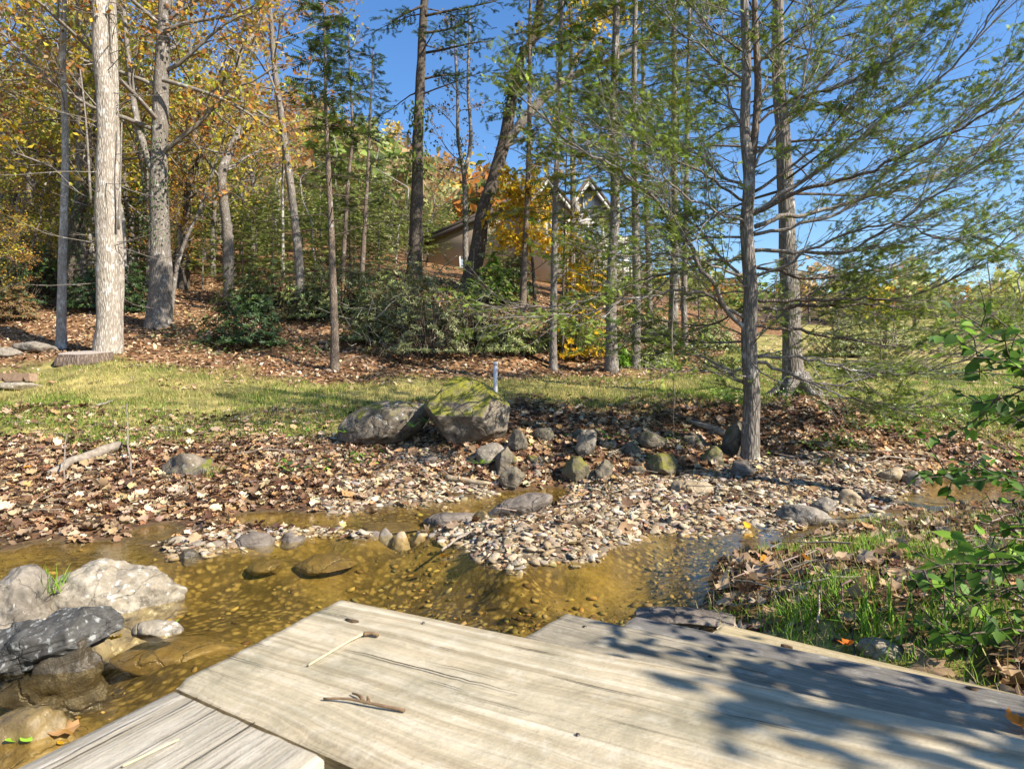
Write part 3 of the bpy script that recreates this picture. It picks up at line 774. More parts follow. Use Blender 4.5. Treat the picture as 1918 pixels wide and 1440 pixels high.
def stones(nt, x0, x1, y0, y1, lo, hi, keep):
    x = R.uniform(x0, x1, nt); y = R.uniform(y0, y1, nt)
    g, l, v, z = zones(x, y)
    k = keep(x, y, g, l, v, z); x, y, z = x[k], y[k], z[k]
    s = lo * (hi / lo) ** (rnd(len(x)) ** 2.2)
    nn = norm(np.column_stack([R.normal(0, .3, len(x)), R.normal(0, .3, len(x)), np.ones(len(x))]))
    d = R.normal(0, 1, nn.shape); d[:, 2] *= .2
    return np.column_stack([x, y, z + s * .06]), norm(d - nn * (d * nn).sum(1)[:, None]), nn, s
S1 = stones(44000, -3.2, 6.5, 3.3, 7.0, .022, .12, lambda x, y, g, l, v, z: (rnd(len(x)) < v * .95) & (z > -.02))
proj = np.where(inview(S1[0], 0), S1[3] / S1[0][:, 1], 0)
ind = np.argsort(-proj)[:280]; mass = np.ones(len(proj), bool); mass[ind] = False
mb = MB()
def add_st(mb, S, m, T_, cols, jit=.2):
    P, d, nn, s = [a[m] for a in S]; t = R.integers(0, len(T_), len(P))
    for q in range(len(T_)):
        w = t == q
        if w.any(): scatter(mb, T_[q], P[w], d[w], nn[w], s[w], pick(cols, w.sum(), jit))
bigm = mass & (S1[3] > .045)
add_st(mb, S1, bigm, PEB2, GRAV); add_st(mb, S1, mass & ~bigm, PEB1, GRAV)
o = mb.obj('gravel', M_grav, loc=(1, 5, 0), smooth=False); tag(o, 'pale river gravel of the bar in the creek', 'gravel', kind='stuff')
S2 = stones(60000, -3.5, 6.5, 1.6, 6.6, .016, .085, lambda x, y, g, l, v, z: (z < -.015) & (rnd(len(x)) < np.where((x > -.9) & (y < 4.6), .75, .10) * (0.5 + 0.8 * vnoise(np.column_stack([x, y]) * 1.7, 91)) + .04))
mb = MB(); add_st(mb, S2, np.ones(len(S2[0]), bool), PEB1, WETG, .28)
o = mb.obj('creek_bed_stones', M_grav, loc=(0, 3, 0)); tag(o, 'golden stones on the bed of the shallow pool', 'creek stones', kind='stuff')
S3 = stones(5000, -5, 8, 4.6, 7.4, .03, .10, lambda x, y, g, l, v, z: (z > .03) & (z < .35) & (y > 4.2) & (rnd(len(x)) < .10))
mb = MB(); add_st(mb, S3, np.ones(len(S3[0]), bool), PEB2, GRAV + DARKB, .2)
o = mb.obj('bank_pebbles', M_grav, loc=(0, 6, 0)); tag(o, 'scattered small stones in the leaf litter of the bank', 'pebbles', kind='stuff')
pm = []
for q in range(8):
    b = MB(); b.add(*PEB2[q]); pm.append(b.mesh('river_stone', M_grav1, False))
for k in ind:
    o = bpy.data.objects.new('river_stone', pm[R.integers(0, 8)]); COL.objects.link(o)
    fr_ = frames(S1[1][k][None], S1[2][k][None])[0]
    o.matrix_world = Matrix.Translation(S1[0][k]) @ Matrix(fr_.tolist()).to_4x4() @ Matrix.Scale(float(S1[3][k]), 4)
    lmk = min(LMK[9:], key=lambda q: math.hypot(q[0] - S1[0][k][0], q[1] - S1[0][k][1]))[2]
    tag(o, 'larger rounded river stone ' + lmk, 'stone', 'larger river stones ' + lmk)

# grass
BL = (np.array([(0, -.06, 0), (0, .06, 0), (.5, .045, .10), (.5, -.045, .10), (1, 0, .42)]), [np.array([[0, 1, 2, 3]]), np.array([[3, 2, 4]])])
M_grass = mat_leaf('grass_blade', .35, .6, .2)
GREEN = [(.14, .22, .03), (.20, .28, .045), (.11, .17, .025), (.27, .33, .06)]
GRBR = [(.17, .34, .025), (.24, .42, .035), (.13, .25, .02), (.30, .44, .06)]
STRAW = [(.52, .43, .17), (.42, .35, .13), (.34, .31, .10), (.28, .30, .07)]
def blades(mb, x, y, h, cols, w=1.0, tilt=.55, z=None):
    if z is None: z = T(x, y)
    nB = len(x)
    az = R.uniform(0, 2 * math.pi, nB); el = R.normal(1.2, tilt * .5, nB)
    d = np.column_stack([np.cos(az) * np.cos(el), np.sin(az) * np.cos(el), np.abs(np.sin(el))])
    nn = np.column_stack([-np.cos(az) * np.sin(el), -np.sin(az) * np.sin(el), np.cos(el)])
    sz = np.column_stack([h, h * 0 + .07 * w, -h * .6])
    scatter(mb, BL, np.column_stack([x, y, z - .004]), d, nn, sz, cols)
def near_poly(x, y): return (x > .6) & (y < 5.8) & (y < 2.6 + .75 * x)
mb = MB()
x = R.uniform(-9, 12, 260000); y = np.exp(R.uniform(math.log(6.4), math.log(17), 260000))
g, l, v, z = zones(x, y)
k = rnd(len(x)) < g * (0.35 + .65 * (fbm(np.column_stack([x, y]) * 2.2, 3, 15) > -.15))
x, y, z = x[k], y[k], z[k]
gn = np.clip(.5 + .9 * fbm(np.column_stack([x, y]) * .55, 3, 5) - (y - 8.8) * .22, 0.05, 1)
gn = np.where(x > 3.5, np.maximum(gn, .75), gn)
blades(mb, x, y, R.uniform(.035, .09, len(x)) * (1 + .03 * (y - 7)), np.where((rnd(len(x)) < gn)[:, None], pick(GREEN, len(x), .2), pick(STRAW, len(x), .2)), 1.1)
o = mb.obj('lawn_grass', M_grass, loc=(0, 10, 1), smooth=False); tag(o, 'short mown grass of the lawn beyond the creek, green and straw coloured', 'grass', kind='stuff')
mb = MB()
x = R.uniform(.6, 7.5, 170000); y = R.uniform(1.1, 5.8, 170000)
g, l, v, z = zones(x, y)
k = near_poly(x, y) & (z > .03) & (rnd(len(x)) < np.clip(g * 1.4 - .2, 0, 1) * .9); x, y, z = x[k], y[k], z[k]
blades(mb, x, y, R.uniform(.035, .10, len(x)), np.where((rnd(len(x)) < .9)[:, None], pick(GRBR, len(x), .22), pick(STRAW, len(x), .2)), .42, .9)
x = R.uniform(.8, 6, 9000); y = R.uniform(1.1, 5, 9000); z = T(x, y)
k = near_poly(x, y) & (z > .02); x, y, z = x[k], y[k], z[k]
blades(mb, x, y, R.uniform(.05, .14, len(x)), pick(STRAW + [(.45, .36, .22)], len(x), .2), .45, 1.6)
o = mb.obj('bank_grass', M_grass, loc=(2.5, 2.5, .2), smooth=False); tag(o, 'green and dry grass growing through the leaves of the near bank', 'grass', kind='stuff')
def tuft(px, py, nb_, h, w, label, cols=GRBR, spread=.06, Y=None, dz=0.0):
    c = G(px, py) if Y is None else D(px, py, Y)
    mb = MB(); x = c[0] + R.normal(0, spread, nb_); y = c[1] + R.normal(0, spread, nb_)
    blades(mb, x, y, R.uniform(.5, 1, nb_) * h, pick(cols, nb_, .2), w, .9, None if Y is None else np.full(nb_, c[2]))
    o = mb.obj('grass_tuft', M_grass, loc=c, smooth=False)
    return tag(o, label, 'grass tuft')
tuft(92, 1105, 60, .13, .7, 'spiky green grass tuft growing between the two left boulders', Y=2.78, spread=.03)
tuft(1650, 1195, 60, .24, .8, 'tall green grass blades just behind the lowest step', spread=.07)
tuft(1820, 1180, 36, .27, 1.0, 'broad upright green blades at the right beside the steps', spread=.06)
tuft(1560, 1100, 320, .10, .6, 'bright green round grass clump in the middle of the near bank', spread=.10)
tuft(1500, 1160, 110, .13, .6, 'shaded green grass clump close to the step end', spread=.07)
tuft(1730, 1020, 260, .08, .6, 'low bright green grass patch near the creek edge on the near bank', spread=.16)
tuft(400, 893, 70, .16, .8, 'dry grass tuft growing right of the flat rock on the left bank', STRAW + GREEN, .05)
# ------------------------------------------------------------------ weathered wooden steps
def mat_wood(name, tones, along=0, stain=(0.12, 0.115, 0.06), stain_amt=.4, lines=.7):
    n = NT(name)
    uv = n.n('UVMap').outputs[0]
    def uvs(sx, sy): return n.n('Mapping', {'Vector': uv, 'Scale': (sx, sy, 1)}).outputs[0]
    wob = n.noise(uvs(3, 6), 1.0, 3, .6)
    u2 = n.n('VectorMath', {0: uvs(1, 1), 1: n.n('CombineXYZ', {'Y': n.math('MULTIPLY', wob, .03)}).outputs[0]}, operation='ADD').outputs[0]
    g1 = n.noise(n.n('Mapping', {'Vector': u2, 'Scale': (.8, 62, 1)}).outputs[0], 1.0, 6, .62, .1)
    g2 = n.noise(n.n('Mapping', {'Vector': u2, 'Scale': (4, 260, 1)}).outputs[0], 1.0, 4, .6)
    bl = n.noise(uvs(5, 8), 1.0, 6, .72, .4)
    sp = n.noise(uvs(60, 90), 1.0, 4, .75)
    col = n.ramp(g1, [(.30, tones[0]), (.5, tones[1]), (.72, tones[2])])
    col = n.mix(.55, col, n.ramp(g2, [(.25, .5), (.62, 1.0)]), 'MULTIPLY')
    gl = n.noise(n.n('Mapping', {'Vector': u2, 'Scale': (1.4, 130, 1)}).outputs[0], 1.0, 5, .6)
    col = n.mix(n.ramp(gl, [(.56, 0.0), (.66, .6 * lines)]), col, tuple(k * .35 for k in tones[0]))
    col = n.mix(n.math('MULTIPLY', n.ramp(bl, [(.42, 0.0), (.66, 1.0)]), stain_amt), col, stain)
    col = n.mix(n.ramp(sp, [(.60, 0.0), (.72, .55)]), col, (.14, .10, .06))
    lt = n.noise(uvs(16, 22), 1.0, 5, .7)
    col = n.mix(n.ramp(lt, [(.55, 0.0), (.75, .45)]), col, (.62, .57, .47))
    h = n.math('ADD', n.math('MULTIPLY', g1, .7), n.math('ADD', n.math('MULTIPLY', g2, .35), n.math('MULTIPLY', sp, .35)))
    return n.done(n.bsdf(col, .88, n.bump(h, 1.0, .005), .2))
M_woodA = mat_wood('weathered_board', [(.27, .205, .12), (.49, .405, .27), (.64, .56, .42)], stain_amt=.75, lines=.35, stain=(.20, .18, .115))
M_woodB = mat_wood('grey_cracked_board', [(.22, .185, .135), (.42, .37, .285), (.56, .50, .41)], stain=(.20, .17, .11), stain_amt=.5, lines=1.0)
M_woodD = mat_wood('shaded_old_board', [(.10, .09, .08), (.17, .155, .135), (.23, .21, .18)], stain=(.09, .075, .05), stain_amt=.45)  # old grey wood with the shade on the narrow lower board put into its tones
M_woodE = mat_wood('pale_tan_board', [(.30, .23, .12), (.44, .35, .20), (.50, .41, .25)], stain_amt=.2)  # paler and warmer tones than the grey boards above it
def board(name, corners, ztop, th, mat, parent, loc, crack=None, bow=0.0, seed=1):
    """corners: far-left, near-left, near-right, far-right in plan; the grain runs left to right"""
    c = [np.array(k[:2], float) for k in corners]
    nu, nv = 90, 16
    L = np.linalg.norm(c[3] - c[0]); W = np.linalg.norm(c[1] - c[0])
    rows = []
    ve = np.concatenate([[0, .012 / W], np.linspace(.03 / W, 1 - .03 / W, nv - 4), [1 - .012 / W, 1]])
    ue = np.concatenate([[0, .008 / L], np.linspace(.02 / L, 1, nu - 2)])
    U, Vv = np.meshgrid(ue, ve, indexing='ij')
    P = (c[0][None, None] * ((1 - U) * (1 - Vv))[..., None] + c[1][None, None] * ((1 - U) * Vv)[..., None] + c[2][None, None] * (U * Vv)[..., None] + c[3][None, None] * (U * (1 - Vv))[..., None])
    edge = np.minimum(np.minimum(Vv, 1 - Vv) * W, U * L)
    z = ztop - .008 * np.clip(1 - edge / .010, 0, 1) ** 2
    q = np.column_stack([U.ravel() * L * 3, Vv.ravel() * W * 40])
    z = z + (.0012 * fbm(q, 3, seed)).reshape(z.shape) + bow * (2 * Vv - 1) ** 2
    jag = (.004 * vnoise(np.column_stack([Vv.ravel() * W * 60, 0 * Vv.ravel()]), seed)).reshape(z.shape) * (U < .001)
    d = (c[3] - c[0]) / L
    P = P + d[None, None] * jag[..., None]
    top = np.concatenate([P, z[..., None]], -1)
    bot = top.copy(); bot[..., 2] = ztop - th
    if crack is not None:
        (cu0, cu1, cv) = crack
        cc = cv + .012 * np.sin(U * 9 + seed)
    nvv = len(ve); nuu = len(ue)
    V = np.concatenate([top.reshape(-1, 3), bot.reshape(-1, 3)])
    uv = np.concatenate([np.stack([U * L, Vv * W + seed * 3.7], -1).reshape(-1, 2)] * 2)
    uv[nuu * nvv:, 1] += .05
    i = np.arange(nuu - 1)[:, None] * nvv + np.arange(nvv - 1)[None]
    q1 = np.stack([i, i + 1, i + nvv + 1, i + nvv], -1).reshape(-1, 4)
    o_ = nuu * nvv
    side = []
    for a in (np.arange(nuu) * nvv, np.arange(nuu) * nvv + nvv - 1):
        side.append(np.stack([a[:-1], a[1:], a[1:] + o_, a[:-1] + o_], -1))
    for a in (np.arange(nvv), np.arange(nvv) + (nuu - 1) * nvv):
        side.append(np.stack([a[:-1], a[1:], a[1:] + o_, a[:-1] + o_], -1))
    b = MB(); b.add(V, [q1, (q1 + o_)[:, ::-1]] + side, None, uv)
    return b.obj(name, mat, parent, loc, smooth=False, uv=True)
ZA = EYE - .36; ZB = ZA - .006; ZC = EYE - .55; ZD = EYE - .63; ZE = EYE - .69
st = thing('wooden_steps', 'weathered wooden steps leading down to the creek, partly in dappled shade', 'steps', (0, .7, .3))
SL = (0, .7, .3)
a_fl = Pz(640, 1117, ZA); a_nl = Pz(327, 1276, ZA); a_fr = Pz(1918, 1372, ZA); a_nr = Pz(690, 1437, ZA)
def ext(p, q, k): return p + (q - p) * k
A_ = [a_fl, a_nl, ext(a_nl, a_nr, 4.2), ext(a_fl, a_fr, 1.9)]
# crack: two leaves of the same tread with a hairline between them on the left part
wA = board('tread', A_, ZA, .038, M_woodA, st, SL, seed=2)
b_fl = Pz(326, 1284, ZB); b_nr = Pz(612, 1409, ZB)
dB = norm((Pz(0, 1442, ZB) - b_fl)[:2]); LB = .75
B_ = [np.append(b_nr[:2], 0), b_fl, b_fl + np.append(dB, 0) * LB, b_nr + np.append(dB, 0) * LB]
wB = board('tread', B_, ZB, .038, M_woodB, st, SL, seed=5); tag(wB, 'grey cracked board running along the water side, in the bottom left corner')
c_fl = Pz(1060, 1145, ZC); c_fr = Pz(1918, 1336, ZC); c_nl = Pz(930, 1219, ZC)
C_ = [c_fl, c_nl, c_nl + (c_fr - c_fl) * 1.9, ext(c_fl, c_fr, 1.9)]
M_woodC = mat_wood('shade_greyed_board', [(.17, .14, .095), (.32, .27, .19), (.43, .37, .28)], stain_amt=.7, lines=.8, stain=(.15, .135, .095))  # tones darkened so this tread reads as shaded against the top one
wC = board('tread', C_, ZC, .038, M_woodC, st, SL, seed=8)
d_fl = Pz(1190, 1151, ZD); d_fr = Pz(1918, 1299, ZD); dn_ = np.append(norm((c_nl - c_fl)[:2]), 0)
D_ = [d_fl, d_fl + dn_ * .17, d_fl + dn_ * .17 + (d_fr - d_fl) * 1.9, ext(d_fl, d_fr, 1.9)]
wD = board('tread', D_, ZD, .038, M_woodD, st, SL, seed=11); tag(wD, 'shade-darkened grey narrow board below the second step')
e_fl = Pz(1352, 1164, ZE); e_fr = Pz(1700, 1247, ZE)
E_ = [e_fl, e_fl + dn_ * .10, e_fl + dn_ * .10 + (e_fr - e_fl) * 1.9, ext(e_fl, e_fr, 1.9)]
wE = board('tread', E_, ZE, .038, M_woodE, st, SL, seed=14); tag(wE, 'pale tan board lowest of the steps')
# the crack in the top tread, knots, screw heads
M_gap = NT('crack_shadow'); M_gap = M_gap.done(M_gap.bsdf((.02, .014, .008), .95))
def sliver(name, pts, w, z, mat, h=.0012):
    P = np.array([[*p[:2], z] for p in pts]); n_ = len(P)
    t = norm(np.gradient(P, axis=0)); s = np.column_stack([-t[:, 1], t[:, 0], 0 * t[:, 0]])
    ww = w * np.sin(np.linspace(.25, math.pi - .1, n_))[:, None]
    V = np.concatenate([P - s * ww, P + s * ww + [0, 0, .0002]])
    i = np.arange(n_ - 1)
    b = MB(); b.add(V, np.stack([i, i + 1, i + 1 + n_, i + n_], -1))
    return b.obj(name, mat, wA, None if False else SL, smooth=False)
ck = [Pz(a, b, ZA) for a, b in [(645, 1219), (700, 1231), (760, 1247), (820, 1262), (880, 1277), (940, 1293), (975, 1301)]]
ck = resample(ck, 24); ck[:, :2] += .0010 * R.normal(0, 1, (24, 2))
sliver('crack', ck, .0011, ZA + .0022, M_gap)
def grain_cracks(tread, fl, nl, fr, z, cnt, lmin, lmax, seed, w=.0008):
    rg = np.random.default_rng(seed); b = MB()
    d = (fr - fl)[:2]; Ld = np.linalg.norm(d); d = d / Ld; e = (nl - fl)[:2]
    for k in range(cnt):
        u0 = rg.uniform(0, .9); L = rg.uniform(lmin, lmax); v = rg.uniform(.04, .96)
        if k < 6: u0 = 0.004
        m = 12; s_ = np.linspace(0, L, m); jit = np.cumsum(rg.normal(0, .0006, m))
        P = fl[:2] + d * (u0 + s_)[:, None] + e * v; P = P + np.array([-d[1], d[0]]) * jit[:, None]
        P = np.column_stack([P, np.full(m, z)]); t_ = norm(np.gradient(P, axis=0)); sd = np.column_stack([-t_[:, 1], t_[:, 0], 0 * t_[:, 0]])
        ww = w * rg.uniform(.5, 1.5) * (np.linspace(1, .08, m) if k < 6 else np.sin(np.linspace(.1, 3.04, m)))[:, None]
        i = np.arange(m - 1); b.add(np.concatenate([P - sd * ww, P + sd * ww]), np.stack([i, i + 1, i + 1 + m, i + m], -1))
    o = b.obj('grain_cracks', M_gap, tread, SL, smooth=False); o['kind'] = 'stuff'
grain_cracks(wA, a_fl, a_nl, a_fr, ZA + .0022, 20, .03, .14, 1, .0006)
grain_cracks(wB, b_nr, b_fl, b_nr + np.append(dB, 0) * LB, ZB + .0022, 34, .04, .22, 2, .0008)
grain_cracks(wC, c_fl, c_nl, c_fr, ZC + .0022, 20, .04, .18, 3, .0007)
n = NT('knot'); rr_ = n.noise(n.coord('Object', (90, 300, 90)), 1.2, 4, .6)
M_knot = n.done(n.bsdf(n.ramp(rr_, [(.3, (.035, .02, .01)), (.7, (.13, .08, .04))]), .9))
n = NT('screw_metal'); M_screw = n.done(n.bsdf((.06, .05, .045), .5, Metallic=.8))
def disc(name, px, py, z, rx, ry, mat, parent, ang=0.0, th=.0025):
    c = Pz(px, py, z); a = np.linspace(0, 2 * math.pi, 14, endpoint=False)
    rr = 1 + .16 * np.sin(a * 3 + px)
    x = np.cos(a) * rx * rr; y = np.sin(a) * ry * rr
    X = c[0] + x * math.cos(ang) - y * math.sin(ang); Yy = c[1] + x * math.sin(ang) + y * math.cos(ang)
    V = np.concatenate([np.column_stack([X, Yy, 0 * X + z - .004]), np.column_stack([X, Yy, 0 * X + z + th]), [[c[0], c[1], z + th]]])
    i = np.arange(14); j = (i + 1) % 14
    b = MB(); b.add(V, [np.stack([i, j, j + 14, i + 14], -1), np.stack([i + 14, j + 14, 0 * i + 28], -1)])
    return b.obj(name, mat, parent, SL)
gA = math.atan2(*(a_fr - a_fl)[1::-1])
disc('knot', 659, 1164, ZA, .012, .004, M_knot, wA, gA)
for a in [(793, 1168), (1082, 1378)]: disc('screw', *a, ZA, .002, .002, M_screw, wA)
disc('knot', 1472, 1210, ZD, .013, .006, M_knot, wD, gA); disc('knot', 1822, 1290, ZD, .011, .006, M_knot, wD, gA)
for a in [(1095, 1174), (1330, 1230)]: disc('screw', *a, ZC, .004, .004, M_screw, wC)
# supports under the treads
def post(x, y, zt, zb, w=.045):
    V = np.array([[x + sx * w, y + sy * w, z] for z in (zb, zt) for sx, sy in ((-1, -1), (1, -1), (1, 1), (-1, 1))])
    b = MB(); b.add(V, np.array([[0, 1, 5, 4], [1, 2, 6, 5], [2, 3, 7, 6], [3, 0, 4, 7], [4, 5, 6, 7]]))
    return b.obj('post', M_woodD, st, SL, smooth=False)
for p in ((-.15, .80, ZA - .04), (.45, .62, ZA - .04), (.30, 1.28, ZC - .04), (.75, 1.1, ZC - .04), (.9, 1.3, ZD - .04), (-.33, .62, ZB - .04)):
    post(p[0], p[1], p[2], -.3)

# bits lying on the steps
def stick(name, label, pts, r0, r1, mat, sides=6, cat='twig', wob=.0, sub=None, kn=.15):
    P = resample(np.array(pts, float), max(8, len(pts) * 4)); 
    if wob: P = P + wob * np.column_stack([vnoise(np.column_stack([np.arange(len(P)) * .7, np.full(len(P), k * 9.1)]), 3 + k) for k in range(3)])
    rr = np.linspace(r0, r1, len(P))
    b = MB(); b.add(*tube(P, rr, sides, True, kn, int(abs(P[0, 0]) * 100)))
    for s in sub or []: b.add(*tube(resample(np.array(s, float), 7), np.linspace(r1 * 1.1, r1 * .5, 7), 5))
    return tag(b.obj(name, mat, None, P[0]), label, cat)
n = NT('dry_twig'); f = n.noise(n.coord('Object', (60, 60, 60)), 1.5, 4, .7)
M_twig = n.done(n.bsdf(n.ramp(f, [(.3, (.10, .06, .03)), (.7, (.24, .155, .085))]), .8, n.bump(f, .5, .002)))
n = NT('straw_stem'); M_straw = n.done(n.bsdf((.55, .45, .25), .7))
n = NT('grey_stick'); f = n.noise(n.coord('Object', (14, 14, 14)), 1.5, 5, .7)
M_gstick = n.done(n.bsdf(n.ramp(f, [(.3, (.13, .10, .075)), (.7, (.34, .29, .23))]), .85, n.bump(f, .5, .006)))
n = NT('brown_stick'); f = n.noise(n.coord('Object', (14, 14, 14)), 1.5, 5, .7)
M_bstick = n.done(n.bsdf(n.ramp(f, [(.3, (.07, .045, .03)), (.7, (.19, .13, .085))]), .85, n.bump(f, .5, .006)))
zz = ZA + .003
stick('pine_twig', 'short brown twig lying on the top tread', [Pz(606, 1308, zz), Pz(650, 1307, zz + .003), Pz(700, 1318, zz + .002), Pz(758, 1330, zz)], .0014, .0022, M_twig, sub=[[Pz(680, 1310, zz), Pz(672, 1300, zz + .002), Pz(660, 1298, zz)], [Pz(690, 1314, zz), Pz(688, 1304, zz + .002)]])
stick('leaf_stem', 'pale curved straw stem with a brown tip on the top tread', [Pz(578, 1245, zz), Pz(620, 1220, zz + .002), Pz(655, 1199, zz + .002), Pz(682, 1186, zz + .002)], .0012, .0016, M_straw)
stick('bark_chip', 'small brown bark chip at the end of the pale straw stem', [Pz(682, 1187, zz + .002), Pz(694, 1185, zz + .003), Pz(708, 1189, zz + .002)], .0035, .0028, M_twig)
stick('straw', 'thin straw lying on the grey cracked board', [Pz(230, 1434, ZB + .003), Pz(290, 1405, ZB + .003), Pz(335, 1384, ZB + .004)], .0012, .001, M_straw)
# the gap at the front where pebbles and a stick show
stick('twig', 'brown stick in the gap in front of the steps', [Pz(618, 1412, ZA - .05), Pz(650, 1425, ZA - .05), Pz(700, 1444, ZA - .05)], .004, .003, M_twig)
for k, (a, b) in enumerate([(622, 1432), (645, 1436), (660, 1442), (634, 1442)]):
    o = bpy.data.objects.new('river_stone', pm[k]); COL.objects.link(o); o.location = Pz(a, b, ZA - .045); o.scale = (.02, .02, .02); o.rotation_euler = (.2 * k, .1, k)
    tag(o, 'tiny rounded pebble in the gap in front of the steps', 'stone', 'pebbles in the step gap')
# ledge that carries the pebbles
board('ledger', [Pz(560, 1395, ZA - .055), Pz(540, 1470, ZA - .055), Pz(760, 1500, ZA - .055), Pz(760, 1430, ZA - .055)], ZA - .055, .04, M_woodD, st, SL, seed=21)

# coloured leaves
OVAL = leaf_tmpl('oval', .3)
OVAL2 = (np.column_stack([np.concatenate([[.0], .5 * np.cos(np.linspace(0, 6.283, 13)[:-1])]), np.concatenate([[0], .27 * np.sin(np.linspace(0, 6.283, 13)[:-1]) * (1 - .3 * np.cos(np.linspace(0, 6.283, 13)[:-1]))]), np.concatenate([[-.03], .05 * np.abs(np.sin(np.linspace(0, 6.283, 13)[:-1]))])]), [np.array([[0, 1 + k, 1 + (k + 1) % 12] for k in range(12)])])
def own_leaf(label, P, size, col, kind=0, tilt=.3, name='fallen_leaf'):
    b = MB(); dirs = norm(np.array([[math.cos(P[0] * 40), math.sin(P[0] * 40), .1]])); nn = norm(np.array([[R.normal(0, tilt), R.normal(0, tilt), 1.]]))
    dirs = norm(dirs - nn * (dirs * nn).sum())
    scatter(b, OVAL2 if kind == 4 else LEAFT[kind], P[None], dirs, nn, np.array([size]), np.array([col]))
    return tag(b.obj(name, M_fallen, None, P, smooth=False), label, 'leaf')
def on_rock(start, px, py, up=.006):
    o = next(q for q in bpy.data.objects if str(q.get('label', '')).startswith(start))
    M = Matrix.LocRotScale(o.location, o.rotation_euler, o.scale).inverted()
    a = Vector((0, 0, EYE)); d = Vector(D(px, py, 1.0)) - a
    la = M @ a; ld = (M.to_3x3() @ d).normalized()
    hit, loc, nrm, _i = o.ray_cast(la, ld)
    if not hit: return Pz(px, py, .03)
    return np.array(M.inverted() @ loc) + np.array([0, 0, up])
own_leaf('bright yellow leaf caught on the tip of the black lichen slab', on_rock('black slab', 214, 1196), .055, (.75, .45, .01))
own_leaf('small orange leaf floating by the flat pale stone', Pz(316, 1161, .02), .025, (.7, .35, .02), 4)
own_leaf('tiny green leaf floating by the flat pale stone', Pz(333, 1162, .02), .026, (.25, .42, .04), 4)
own_leaf('lime green leaf on the brown rock in the bottom left corner', on_rock('brown wet rock', 22, 1390), .042, (.25, .45, .03), 4)
own_leaf('second lime green leaf on the brown corner rock, right of the first', on_rock('brown wet rock', 50, 1386), .042, (.28, .50, .04), 4)
own_leaf('tan oak leaf on the brown corner rock by the deck', on_rock('brown wet rock', 122, 1376, .012), .085, (.42, .24, .10), 0, .12)
own_leaf('yellow leaf under the tan oak leaf on the corner rock', on_rock('brown wet rock', 112, 1394), .03, (.7, .45, .03), 4)
own_leaf('orange leaf standing at the water edge by the gravel tip', Pz(833, 1041, .02), .06, (.75, .28, .02), 0, .7)
own_leaf('yellow orange leaf on the gravel beside the water on the right', Pz(1397, 984, .03), .065, (.78, .40, .02), 1, .7)
own_leaf('red orange leaf on the gravel left of the yellow orange one', Pz(1352, 970, .05), .04, (.6, .14, .03), 4)
own_leaf('orange leaf lying behind the lowest step', Pz(1588, 1208, .27), .05, (.75, .2, .03), 1)
own_leaf('orange leaf lying on the second step at the right edge', Pz(1910, 1356, ZC + .01), .045, (.75, .22, .02), 0, .2)
own_leaf('orange leaf by the creek edge on the near bank', Pz(1432, 1046, .12), .05, (.75, .3, .03), 0, .5)
own_leaf('small orange leaf among the near bank leaves', Pz(1508, 1045, .2), .05, (.7, .3, .03), 1, .5)
own_leaf('yellow leaf on the left leaf bank beside the flat rock', G(403, 864) + [0, 0, .04], .08, (.75, .42, .02), 0, .3)
own_leaf('orange leaf low on the left leaf bank', G(52, 884) + [0, 0, .04], .09, (.65, .28, .03), 0, .3)

# sticks, logs and roots on the far bank
def gp(px, py, up=.0): return G(px, py) + np.array([0, 0, up])
stick('log', 'weathered grey log lying in the leaves of the left bank', [gp(92, 894, .03), gp(140, 872, .05), gp(185, 858, .06), gp(224, 845, .06)], .035, .05, M_gstick, 9, 'log', .01, kn=.25)
stick('stick', 'upright crooked stick in the left bank leaves, right of the log', [gp(246, 900, .0), gp(243, 880, .12), gp(238, 850, .18), gp(239, 830, .28), gp(235, 800, .3)], .010, .006, M_gstick, 6, 'stick', .01)
stick('stick', 'thin upright dead stem left of the log', [gp(118, 918, 0), gp(120, 900, .1), gp(121, 880, .2), gp(123, 860, .26)], .009, .005, M_gstick, 6, 'stick', .01)
stick('root', 'thick root reaching left from the creekside hemlock', [gp(1290, 798, .05), gp(1315, 805, .06), gp(1350, 815, .04), gp(1388, 834, .02)], .028, .05, M_gstick, 8, 'root', .01)
stick('stick', 'dark branch lying on the bank top left of the thick root', [gp(1200, 790, .04), gp(1245, 783, .06), gp(1300, 792, .05), gp(1350, 812, .05)], .014, .02, M_bstick, 7, 'stick', .02)
stick('stick', 'long thin stick lying at the foot of the right bank', [gp(1572, 852, .06), gp(1640, 857, .05), gp(1700, 856, .06), (gp(1780, 872, .04))], .013, .008, M_bstick, 6, 'stick', .02)
stick('stick', 'pale stick pointing into the pool by the gravel tip', [Pz(826, 1030, .03), Pz(850, 1012, .05), Pz(884, 994, .06)], .008, .006, M_gstick, 6, 'stick', .005)
stick('stick', 'second pale stick crossing the first by the gravel tip', [Pz(838, 1022, .04), Pz(860, 1004, .05), Pz(890, 988, .07)], .006, .004, M_gstick, 6, 'stick', .005)
stick('stick', 'curved brown stick across the leaves left of the bank stones', [gp(640, 893, .03), gp(700, 885, .05), gp(745, 876, .06), gp(800, 884, .04)], .010, .006, M_bstick, 6, 'stick', .02)
stick('stick', 'slanting thin stick below the lichen boulder', [gp(694, 825, .04), gp(720, 850, .04), gp(748, 872, .04)], .008, .005, M_bstick, 6, 'stick', .01)
stick('log', 'pale brown log low on the bank above the gravel', [gp(836, 900, .02), gp(870, 905, .03), gp(915, 914, .02)], .035, .03, M_tan, 9, 'log', .0, kn=.2)
stick('stick', 'thin pale stem across the leaves below the flat rock', [gp(440, 858, .05), gp(490, 852, .06), gp(560, 852, .05)], .007, .004, M_gstick, 6, 'stick', .01)
